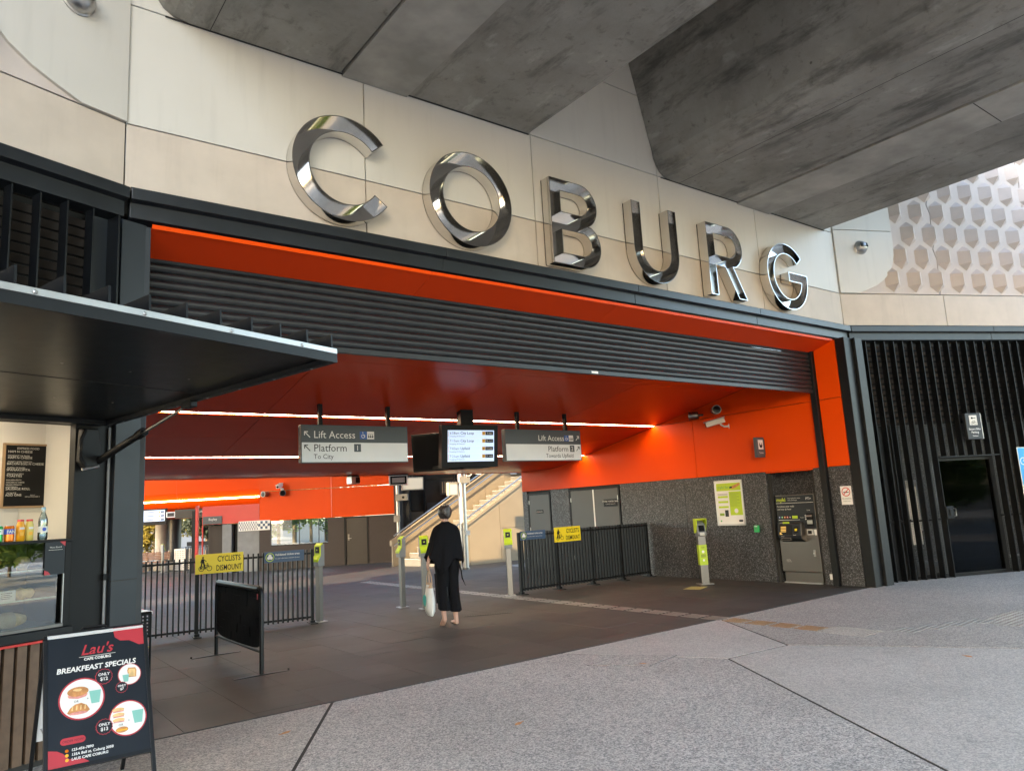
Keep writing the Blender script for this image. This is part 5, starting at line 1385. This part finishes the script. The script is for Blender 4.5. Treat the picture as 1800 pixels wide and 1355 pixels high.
#@@SECTION stairs
# ------------------------------------------------------------------ stairs up to the platform
YN, YFAR, X0 = 19.55, 23.1, 12.1
SLP = .555
sr = thing('staircase', Tr(X0, (YN+YFAR)/2, -.05), 'straight flight of stairs with pale panelled sides rising to the platform', 'staircase')
nst = 26; run = .30; rise = run*SLP
for k in range(nst):
    x0 = X0+.25+k*run
    part('step', bx(x0, x0+run+.03, YN+.09, YFAR-.09, (k*rise-.20 if k else -.10), (k+1)*rise-.03), 'step', sr, I4)
    part('nosing', bx(x0-.004, x0+.035, YN+.10, YFAR-.10, (k+1)*rise-.0295, (k+1)*rise-.024), 'sign_silver', sr, I4)
def ztop(x, o): return o+(x-X0)*SLP
def side(y0, y1, off, xa, cuts, zj=None):
    for a, b in zip(cuts, cuts[1:]):
        a1, b1 = a+.006, b-.006
        za, zb = ztop(a1, off), ztop(b1, off)
        if zj and za > zj+.3:
            part('side_panel', MB().prism([(a1, -.12), (b1, -.12), (b1, zj-.006), (a1, zj-.006)], y0, y1), 'stair_panel', sr, I4)
            part('side_panel', MB().prism([(a1, zj+.006), (b1, zj+.006), (b1, zb), (a1, za)], y0, y1), 'stair_panel', sr, I4)
        else: part('side_panel', MB().prism([(a1, -.12), (b1, -.12), (b1, zb), (a1, za)], y0, y1), 'stair_panel', sr, I4)
side(YN, YN+.08, .78, X0, [X0+.05, X0+.75, X0+1.95, X0+3.35, X0+4.8, X0+6.4, X0+8.0], 1.02)
part('side_coping', MB().prism([(X0+.03, ztop(X0+.03, .784)), (X0+8.0, ztop(X0+8.0, .784)), (X0+8.0, ztop(X0+8.0, .87)), (X0+.03, ztop(X0+.03, .87))], YN-.03, YN+.11), 'stair_panel', sr, I4)
cuts = [X0-.05]+[X0+.1+k*.95 for k in range(1, 10)]
for a, b in zip(cuts, cuts[1:]):
    part('far_side_panel', MB().prism([(a+.006, max(-.12, ztop(a, -.45))), (b-.006, max(-.12, ztop(b, -.45))), (b-.006, ztop(b-.006, .62)), (a+.006, ztop(a+.006, .62))], YFAR, YFAR+.08), 'stair_panel', sr, I4)
part('far_coping', MB().prism([(X0-.08, ztop(X0-.08, .63)), (X0+8.6, ztop(X0+8.6, .63)), (X0+8.6, ztop(X0+8.6, .80)), (X0-.08, ztop(X0-.08, .80))], YFAR-.03, YFAR+.13), 'stair_panel', sr, I4)
for yy, o in ((YFAR-.12, .95), (YN+.18, .95), (YFAR-.12, .62)):
    part('handrail', MB().tube([(X0-.05, yy, ztop(X0-.05, o)), (X0+5.1, yy, ztop(X0+5.1, o)), (X0+6.0, yy, ztop(X0+5.3, o))], .022, 8), 'steel', sr, I4)
for k in range(6): part('rail_post', MB().tube([(X0+.3+k*1.0, YN+.18, ztop(X0+.3+k, .05)), (X0+.3+k*1.0, YN+.18, ztop(X0+.3+k, .95))], .018, 8), 'steel', sr, I4)
part('rail_loop', MB().tube([(X0-.05, YN+.18, .88), (X0-.3, YN+.18, .80), (X0-.32, YN+.18, .72), (X0-.12, YN+.18, .05)], .02, 8), 'steel', sr, I4)
for k in range(8): part('louvre_slat', bx(17.2, 20.5, YFAR-.05, YFAR-.02, 2.7+k*.22, 2.78+k*.22), 'sign_silver', sr, I4)

# slim round column beside the stairs
rc = thing('round_column', Tr(11.78, 18.2, -.004), 'slim round steel column in front of the stair side', 'column')
part('shaft', MB().tube([(0, 0, 0), (0, 0, 6.6)], .115, 20), 'steel', rc); part('collar', MB().tube([(0, 0, 0), (0, 0, .05)], .14, 20), 'brushed', rc)
part('junction_box', bx(-.16, .20, -.16, -.12, 2.42, 2.62), 'box_cream', rc, bevel=.006); part('call_button', bx(-.02, .12, -.16, -.11, .95, 1.08), 'offwhite', rc, bevel=.004)
cctv(Tr(11.86, 18.07, 2.62) @ Rz(R(60)), 'white camera on the slim round column by the stairs')
t = thing('wall_lantern', Tr(11.54, 18.2, 2.2), 'square white box lamp held beside the slim round column', 'lamp')
part('lamp_box', bx(-.24, .06, -.08, .08, -.12, .26), 'box_cream', t, bevel=.01); part('lamp_face', bx(-.21, .03, -.086, -.081, -.09, .20), 'lamp_face', t); part('arm', bx(.06, .14, -.02, .02, .2, .26), 'steel', t)

#@@SECTION background
# ------------------------------------------------------------------ building across the concourse
DB = 29.4
FH = Vector((math.sin(YAW), math.cos(YAW), 0)); RHv = Vector((math.cos(YAW), -math.sin(YAW), 0))
def WD(D, z=0): return Tr(FH.x*D, FH.y*D, z) @ Rz(-YAW)          # frame facing the plaza, local x to the right
K = DB/28.5
WB = WD(DB)
bb = thing('rear_building', WB @ Tr(-7.2, 0, -.2), 'rear station building with orange panels over a brown wall', 'building')
fl0 = -.35
def bp(nm, x0, x1, z0, z1, mt, y0=0, y1=.12, bev=0): return part(nm, bx(x0*K, x1*K, y0, y1, z0, z1), mt, bb, WB, bevel=bev)
Z0 = 1.66
for a, b in ((-9.88, -7.14), (-7.12, -4.74)):
    bp('orange_panel', a, b, Z0, 2.80, 'orange'); bp('orange_panel', a, b, 2.82, 4.6, 'orange')
bp('wall', -9.88, -9.45, fl0, Z0-.01, 'brown_wall'); bp('wall', -9.45, -7.28, fl0, .68, 'brown_wall'); bp('wall', -7.28, -6.66, fl0, Z0-.01, 'brown_wall'); bp('wall', -5.74, -4.74, fl0, Z0-.01, 'brown_wall')
d = bp('door', -6.60, -5.80, fl0+.1, Z0-.07, 'door_brown', .04, .10)
bp('door_frame', -6.66, -6.60, fl0, Z0-.01, 'black', -.02, .12); bp('door_frame', -5.80, -5.74, fl0, Z0-.01, 'black', -.02, .12); bp('door_head', -6.60, -5.80, Z0-.07, Z0-.01, 'black', -.02, .12)
part('door_handle', MB().tube([(-6.50*K, .03, .82), (-6.50*K, -.03, .82), (-6.38*K, -.03, .82)], .016, 8), 'steel', d, WB); part('lock_plate', bx(-6.53*K, -6.47*K, .028, .038, .74, .98), 'brushed', d, WB)
wn = bp('window_frame', -9.45, -7.28, .68, .71, 'black', 0, .10)
part('pane', bx(-9.45*K, -8.38*K, .05, .056, .71, Z0-.02), 'glass', wn, WB); part('pane', bx(-8.36*K, -7.28*K, .05, .056, .71, Z0-.02), 'glass', wn, WB)
part('mullion', bx(-8.38*K, -8.36*K, .03, .08, .71, Z0-.02), 'black', wn, WB)
part('mullion', bx(-7.64*K, -7.62*K, .03, .08, .71, Z0-.02), 'black', wn, WB)
bp('end_wall', -4.74, -4.60, fl0, 4.6, 'brown_wall', 0, 2.5)
# left part: grey concrete, dark doorway, red band with street sign, chequered strip
bp('grey_block', -10.72, -9.90, fl0, 1.62, 'grey_wall', .03, .5); bp('doorway', -10.95, -10.72, fl0, 1.62, 'black', .25, .5); bp('grey_block', -11.30, -10.95, fl0, 1.62, 'grey_wall', .03, .5)
bp('red_fascia', -12.06, -9.90, 1.64, 2.35, 'trim_red', .0, .4); bp('red_post', -12.30, -12.20, fl0, 2.4, 'trim_red', -.05, .05); bp('red_post', -12.06, -12.02, fl0, 1.63, 'trim_red', -.02, .05)
sgb = bp('street_sign', -12.02, -11.30, 1.66, 1.96, 'sign_grey', -.04, -.005)
text(sgb, 'Bayley', -11.64*K, 1.80, .13, 'white', -.043, 'CENTER', W=WB)
bp('side_recess', -12.02, -11.30, fl0, 1.6, 'door_brown', .5, .6)
chq = bp('chequer_board', -10.66, -9.47, 1.32, 1.70, 'white', -.03, -.005)
cm = MB()
for i in range(5):
    for j in range(3):
        if (i+j) % 2: cm.box((-9.92+i*.09)*K, (-9.83+i*.09)*K, -.034, -.031, 1.37+j*.10, 1.47+j*.10)
for i in range(16):
    for j in range(4):
        if (i+j) % 2: cm.box((-10.64+i*.045)*K, (-10.61+i*.045)*K, -.034, -.031, 1.35+j*.08, 1.43+j*.08)
part('chequers', cm, 'sign_navy', chq, WB)
cctv(WB @ Tr(-9.0*K, -.02, 2.86), 'white camera on the orange panels of the rear building', None, 1.25)
for q in range(2): spot(WB @ Tr((-9.55+q*.55)*K, -.05, 2.70) @ Rz(R(-25+50*q)), 'steel spot lamp beside the camera on the rear building', 'spot lamps on the rear building', 1.25)
# curved orange bulkhead with its own light strip, further left
WBk = WD(33.5)
bk_ = thing('curved_bulkhead', WBk @ Tr(-14.2, 0, 2), 'curved orange bulkhead over the far entrance with a light strip', 'bulkhead')
pf = [(0, 4.3), (-.02, 3.6), (.0, 3.1), (.12, 2.75), (.35, 2.45), (.75, 2.20), (1.3, 2.06), (2.6, 2.0), (5.5, 2.2)]
for a, b in ((-20, -15.35), (-15.34, -11.55)):
    part('curved_panel', MB().prism(pf+[(p[0]+.0, p[1]+.06) for p in reversed(pf)], a, b, 'yz'), 'orange', bk_, WBk)
part('light_strip', bx(-20, -11.6, .02, .06, 2.72, 2.76), 'led', bk_, WBk @ Tr(0, .05, .03))
part('bulkhead_roof', bx(-20, -11.5, .1, 6, 4.3, 4.5), 'joint', bk_, WBk)
WG = WD(33.0)
t = thing('far_departure_screen', WG @ Tr(-16.2, 0, 2.2), 'small lit departure screen hanging in the far entrance', 'screen')
part('casing', bx(-.62, .60, 0, .12, -.42, .28), 'black', t, WG @ Tr(-16.15, 0, 2.18), bevel=.01)
sc_ = part('lit_display', bx(-.53, .53, -.006, -.001, -.24, .24), 'screen', t, WG @ Tr(-16.15, 0, 2.16))
for k in range(3):
    part('row_mark', bx(.26, .33, -.009, -.007, .13-k*.17, .19-k*.17), 'amber', sc_); part('minutes_tile', bx(.35, .50, -.009, -.007, .13-k*.17, .19-k*.17), 'poster_dark', sc_); part('row_text', bx(-.25, .05, -.009, -.007, .15-k*.17, .18-k*.17), 'sign_grey', sc_)
t = thing('far_hanging_sign', WG @ Tr(-14.3, 0, 2.1), 'dark hanging direction sign in the far entrance', 'sign')
part('casing', bx(-.90, .88, 0, .1, -.16, .22), 'door_brown', t, WG @ Tr(-14.28, 0, 2.15)); text(t, 'Lift Access', .45, .05, .13, 'offwhite', -.006, 'RIGHT', W=WG @ Tr(-14.0, 0, 2.15)); text(t, 'Towards Platform', .45, -.12, .12, 'frame_wood', -.006, 'RIGHT', W=WG @ Tr(-14.0, 0, 2.15))
t = thing('clock_panel', WG @ Tr(-15.35, 0, 2.15), 'small grey speaker panel beside the far departure screen', 'panel')
part('casing', bx(-.20, .20, 0, .1, -.12, .12), 'sign_silver', t, WG @ Tr(-15.36, 0, 2.17)); part('grille', bx(-.15, .15, -.004, -.001, -.08, .08), 'sign_dark', t, WG @ Tr(-15.36, 0, 2.17))
t = thing('far_post', WG @ Tr(-13.6, -1, -.3), 'dark post standing in the far entrance below the hanging sign', 'post')
part('shaft', bx(-.10, .10, -.1, .1, 0, 2.6), 'black', t, WG @ Tr(-13.62, -1.5, -.35))
# far pillars, bench, bin, planters
WE = WD(37)
def pillar(x, r, mt, label):
    t = thing('viaduct_pillar', WE @ Tr(x, 0, -.45), label, 'pillar'); part('shaft', MB().tube([(0, 0, 0), (0, 0, 6)], r, 24), mt, t); part('footing', MB().tube([(0, 0, 0), (0, 0, .08)], r*1.2, 24), 'step', t)
pillar(-17.65, .29, 'planter', 'round pale concrete pillar beyond the far entrance'); pillar(-17.0, .30, 'sign_dark', 'round dark pillar beside the pale pillar beyond the far entrance')
t = thing('park_bench', WE @ Tr(-18.1, -1.0, -.42), 'long slatted timber bench beyond the picket fence', 'bench')
for k in range(5): part('slat', bx(-2.2, 1.35, 0, .04, .55+k*.075, .61+k*.075), 'bench_wood', t)
for k in range(4): part('seat_slat', bx(-2.2, 1.35, -.45+k*.11, -.36+k*.11, .44, .48), 'bench_wood', t)
for x in (-2, -.9, .2, 1.25): part('support', bx(x-.04, x+.04, -.42, .06, 0, .43), 'planter', t); part('back_support', bx(x-.03, x+.03, .045, .08, .4, .95), 'planter', t)
for q, (x, y, h_) in enumerate(((-16.35, -.6, 1.0), (-15.75, -.5, .98))):
    t = thing('litter_bin', WE @ Tr(x, y, -.42), ('white' if q == 0 else 'cream')+' perforated litter bin beside the far bench', 'litter bin')
    part('cabinet', bx(-.28, .28, -.25, .25, 0, h_), 'white' if q == 0 else 'planter', t, bevel=.01)
    hm = MB()
    for i in range(6):
        for j in range(9): hm.box(-.22+i*.08, -.19+i*.08, -.2535, -.2515, .1+j*.095, .14+j*.095)
    part('perforations', hm, 'sign_grey', t, kind='stuff')
for k in range(3):
    single('planter_box', bx(-.9, .9, -.3, .3, 0, .38), 'planter', WE @ Tr(-18.9+k*2.0, -.2, -.42), 'low pale concrete planter edge behind the far bench', 'planter', 'planter edges behind the far bench', bevel=.02)
reader(WD(34) @ Tr(-16.15, 0, -.36) @ Rz(R(150)), 'ticket reader seen from behind at the far entrance, near the bench', None)
reader(WD(34) @ Tr(-14.15, 0, -.36) @ Rz(R(200)), 'ticket reader standing under the far hanging sign', None)
# small railing under the street sign
WH = WD(31.5)
fr_ = thing('short_railing', WH @ Tr(-13.4, 0, -.3), 'short dark railing with a sign strip by the red fascia', 'railing')
for k in range(12): part('baluster', bx(-.01, .01, -.01, .01, 0, 1.05), 'black', fr_, WH @ Tr(-14.0+k*.1, 0, -.3))
part('top_rail', bx(-14.02, -12.88, -.02, .02, .75, .78), 'black', fr_, WH); part('sign_strip', bx(-13.95, -13.0, -.03, -.021, .80, .98), 'poster_dark', fr_, WH)
# lift tower behind the stairs
WLf = WD(31.6)
lt = thing('lift_tower', WLf @ Tr(-2.6, 0, -.3), 'dark glazed lift tower with a lift sign behind the stairs', 'lift tower')
part('tower_wall', bx(-5.1, 3.2, .30, 2.6, -.3, 7.0), 'tower', lt, WLf)
for k, x in enumerate((-5.0, -4.0, -2.7, -1.5, -.3, 1.0, 2.3)):
    part('mullion', bx(x-.035, x+.035, .10, .295, -.3, 7.0), 'fin_metal', lt, WLf)
for k, (a, b) in enumerate(((-4.96, -4.04), (-3.96, -2.74), (-2.66, -1.54), (-1.46, -.34), (-.26, .96), (1.04, 2.26))):
    for z0, z1 in ((1.75, 3.0), (3.04, 4.4), (4.44, 6.9)): part('glass_panel', bx(a, b, .20, .212, z0, z1), 'tower_glass', lt, WLf)
    part('lower_panel', bx(a, b, .16, .20, -.3, 1.55 if k else 1.70), 'brushed' if k < 2 else 'door_grey', lt, WLf, bevel=.004)
part('louvre_box', bx(-3.3, -2.6, -.02, .10, 2.35, 2.95), 'louvre', lt, WLf)
for k in range(6): part('louvre_bar', bx(-3.2+k*.11, -3.16+k*.11, -.03, -.021, 2.42, 2.88), 'frame_wood', lt, WLf)
ls = part('lift_sign', bx(-3.85, -2.35, .0, .09, 1.60, 2.05), 'sign_dark', lt, WLf); part('sign_strip', bx(-3.85, -2.35, -.006, -.001, 1.60, 1.74), 'offwhite', ls, WLf)
text(ls, 'Lift', -3.25, 1.82, .17, 'white', -.004, 'CENTER', W=WLf); text(ls, 'To Platform', -3.0, 1.64, .08, 'poster_dark', -.008, 'CENTER', W=WLf); wheelchair(ls, WLf, -2.9, 1.87, .065, -.004)
single('service_column', bx(-.14, .14, -.12, .12, -.3, 6.5), 'dark_metal', WD(29.5) @ Tr(-4.42, 0, 0), 'square dark column between the rear building and the lift tower', 'column', None, .01)
t = thing('round_post', WD(29.0) @ Tr(-4.68, 0, -.2), 'thin bright steel post with small cameras beside the dark column', 'post')
part('shaft', MB().tube([(0, 0, -.1), (0, 0, 6)], .07, 16), 'steel', t); part('camera_box', bx(-.05, .42, -.2, .0, 2.35, 2.60), 'box_cream', t, bevel=.01); part('camera_lens', disc(.25, 2.47, .05, -.206, -.201, 16), 'black', t); part('phone_box', bx(-.14, .10, -.2, -.07, 1.55, 1.80), 'box_cream', t, bevel=.01)
t = thing('lit_sign_box', WD(28.0) @ Tr(-4.0, 0, 2.7), 'pale lit box sign hanging in front of the lift tower', 'sign')
part('casing', bx(-.42, .42, -.06, .06, -.28, .20), 'box_cream', t, WD(28.0) @ Tr(-3.95, 0, 2.78) @ Rz(R(25)), bevel=.01); part('face', bx(-.38, .38, -.066, -.061, -.24, .16), 'lamp_face', t, WD(28.0) @ Tr(-3.95, 0, 2.78) @ Rz(R(25))); part('hanger', bx(-.02, .02, -.02, .02, .2, 1.6), 'dark_metal', t, WD(28.0) @ Tr(-3.95, 0, 2.78))

# ------------------------------------------------------------------ trees
TREES = {}
def crown_mesh(seed, n, rx, rz, leaf):
    rnd = random.Random(seed); mb = MB()
    cl = []
    for k in range(34):
        while True:
            p = Vector((rnd.uniform(-1, 1), rnd.uniform(-1, 1), rnd.uniform(-1, 1)))
            if .25 < p.length < 1: break
        cl.append((Vector((p.x*rx, p.y*rx, p.z*rz)), rnd.uniform(.16, .34)*rx))
    for k in range(n):
        c, r = rnd.choice(cl)
        d = Vector((rnd.gauss(0, 1), rnd.gauss(0, 1), rnd.gauss(0, 1))).normalized()*r*rnd.random()**.4
        p = c+Vector((d.x, d.y, d.z*.8))
        a = Vector((rnd.gauss(0, 1), rnd.gauss(0, 1), rnd.gauss(0, .6))).normalized(); b = a.cross(Vector((rnd.gauss(0, 1), rnd.gauss(0, 1), rnd.gauss(0, 1)))).normalized()
        s = leaf*rnd.uniform(.6, 1.3)
        mb.quadface([p-a*s, p+b*s*.45, p+a*s, p-b*s*.45])
    me = bpy.data.meshes.new('crown'); me.from_pydata(mb.v, [], mb.f); me.update()
    return me
def trunk_mesh(seed, h, r):
    rnd = random.Random(seed); mb = MB()
    mb.tube([(0, 0, -.2), (.03, 0, h*.35), (-.04, .05, h*.7), (.0, .0, h)], [r, r*.8, r*.6, r*.25], 10)
    for k in range(8):
        z = h*(.40+.06*k); a = rnd.uniform(0, 2*PI); L_ = h*rnd.uniform(.25, .45)
        mb.tube([(0, 0, z), (math.cos(a)*L_*.5, math.sin(a)*L_*.5, z+L_*.35), (math.cos(a)*L_, math.sin(a)*L_, z+L_*.6)], [r*.45, r*.3, r*.1], 7)
    return mb.mesh('trunk')
def tree(x, y, z, h, rx, mt, label, group, kind):
    key = kind
    if key not in TREES: TREES[key] = (crown_mesh(kind*7+1, 5200, rx, h*.36, .13), trunk_mesh(kind, h*.75, h*.022))
    cm_, tm_ = TREES[key]
    W = W_at(x, y, z, random.uniform(0, 6))
    t = thing('tree', W, label, 'tree', group)
    if len(cm_.materials) and cm_.materials[0] != MT[mt]: cm_ = cm_.copy(); cm_.materials.clear()
    part('crown', cm_, mt, t, W @ Tr(0, 0, h*.60)); part('trunk', tm_, 'bark', t)
def at(D, lx): p = FH*D+RHv*lx; return p.x, p.y
for D, lx, h_, rx, mt, lab, kd in ((44, -21.8, 4.6, 1.9, 'leaf_yellow', 'sunlit yellow green street tree left of the pale pillar', 1), (47, -19.0, 5.2, 2.1, 'leaf_yellow', 'sunlit yellow green street tree behind the two pillars', 1), (43, -17.9, 5.6, 1.7, 'leaf_dark', 'dark blue green tree right of the dark pillar', 2), (56, -25.5, 7.5, 3.0, 'leaf_yellow', 'tall sunlit tree far beyond the bench', 3), (58, -21.5, 7.5, 3.0, 'leaf_dark', 'tall dark tree far beyond the entrance', 3),
                                  (48, -15.4, 6.2, 2.5, 'leaf_green', 'bright green tree seen through the left window pane', 4), (49, -12.6, 6.4, 2.5, 'leaf_green', 'bright green tree seen through the right window pane', 4), (55, -16.5, 8, 3.4, 'leaf_green', 'large green tree behind the trees in the window', 5)):
    xx, yy = at(D, lx); tree(xx, yy, FLZ(yy)-.1, h_, rx, mt, lab, None, kd)
for k in range(9):
    xx, yy = at(64+3*(k % 2), -48+k*4.2); tree(xx, yy, -.7, 8.5, 3.0, 'leaf_yellow' if k % 3 else 'leaf_dark', 'tall tree in the row that closes the view beyond the far entrance', 'tree row beyond the far entrance', 3)
# bicycle hoops outside the window
for k in range(7):
    xx, yy = at(36, -11.6+k*.38)
    single('bicycle_hoop', MB().tube([(-.0, -.35, 0), (0, -.35, .7)]+[(0, -.35*math.cos(a), .7+.25*math.sin(a)) for a in (R(45), R(90), R(135))]+[(0, .35, .7), (0, .35, 0)], .025, 8), 'steel', W_at(xx, yy, -.4, R(20)), 'steel bicycle hoop outside the rear window', 'bicycle hoop', 'bicycle hoops outside the rear window')
# trees on the street side: they are mirrored in the letters and the display glass
for k, (x, y, h_, mt) in enumerate(((-13, -27, 7, 'leaf_green'), (-3, -33, 7, 'leaf_green'), (8, -34, 7, 'leaf_yellow'), (18, -17, 7, 'leaf_green'), (25, -23, 7.5, 'leaf_yellow'))):
    tree(x, y, -.05, h_, 3.2, mt, 'leafy street tree across the plaza, mirrored in the steel letters', 'street trees across the plaza', 5)
for k, (x, y) in enumerate(((14.5, -9.5), (18, -12.5), (21.5, -15))):
    tree(x, y, -.05, 3.4, 2.3, 'leaf_green', 'rounded green shrub across the plaza, mirrored in the display case glass', 'shrubs across the plaza', 6)
# unseen block added left of the plaza to keep the low sun off the entrance
nb = thing('sun_block', Tr(-24, -6, 0), 'tall unseen block added to keep the low sun off the entrance', 'building')
part('wall', bx(-29, -23, -17.5, 1.2, 0, 28), 'beige', nb, I4)
for j in range(7):
    for k in range(4): w_ = part('window', bx(-23.0, -22.96, -12+k*3.7, -10.2+k*3.7, 2.0+j*3.3, 3.7+j*3.3), 'glass_dark', nb, I4); part('sill', bx(-23.0, -22.9, -12.1+k*3.7, -10.1+k*3.7, 1.88+j*3.3, 2.0+j*3.3), 'offwhite', w_, I4)
nb = thing('rear_sun_block', Tr(-24, 22, 0), 'long lower unseen block added to shade the rear building', 'building')  # added out of view to shade the rear; the gap lets sun reach the stairs
part('wall', bx(-29, -23, 9.6, 28.6, -.5, 19), 'beige', nb, I4)
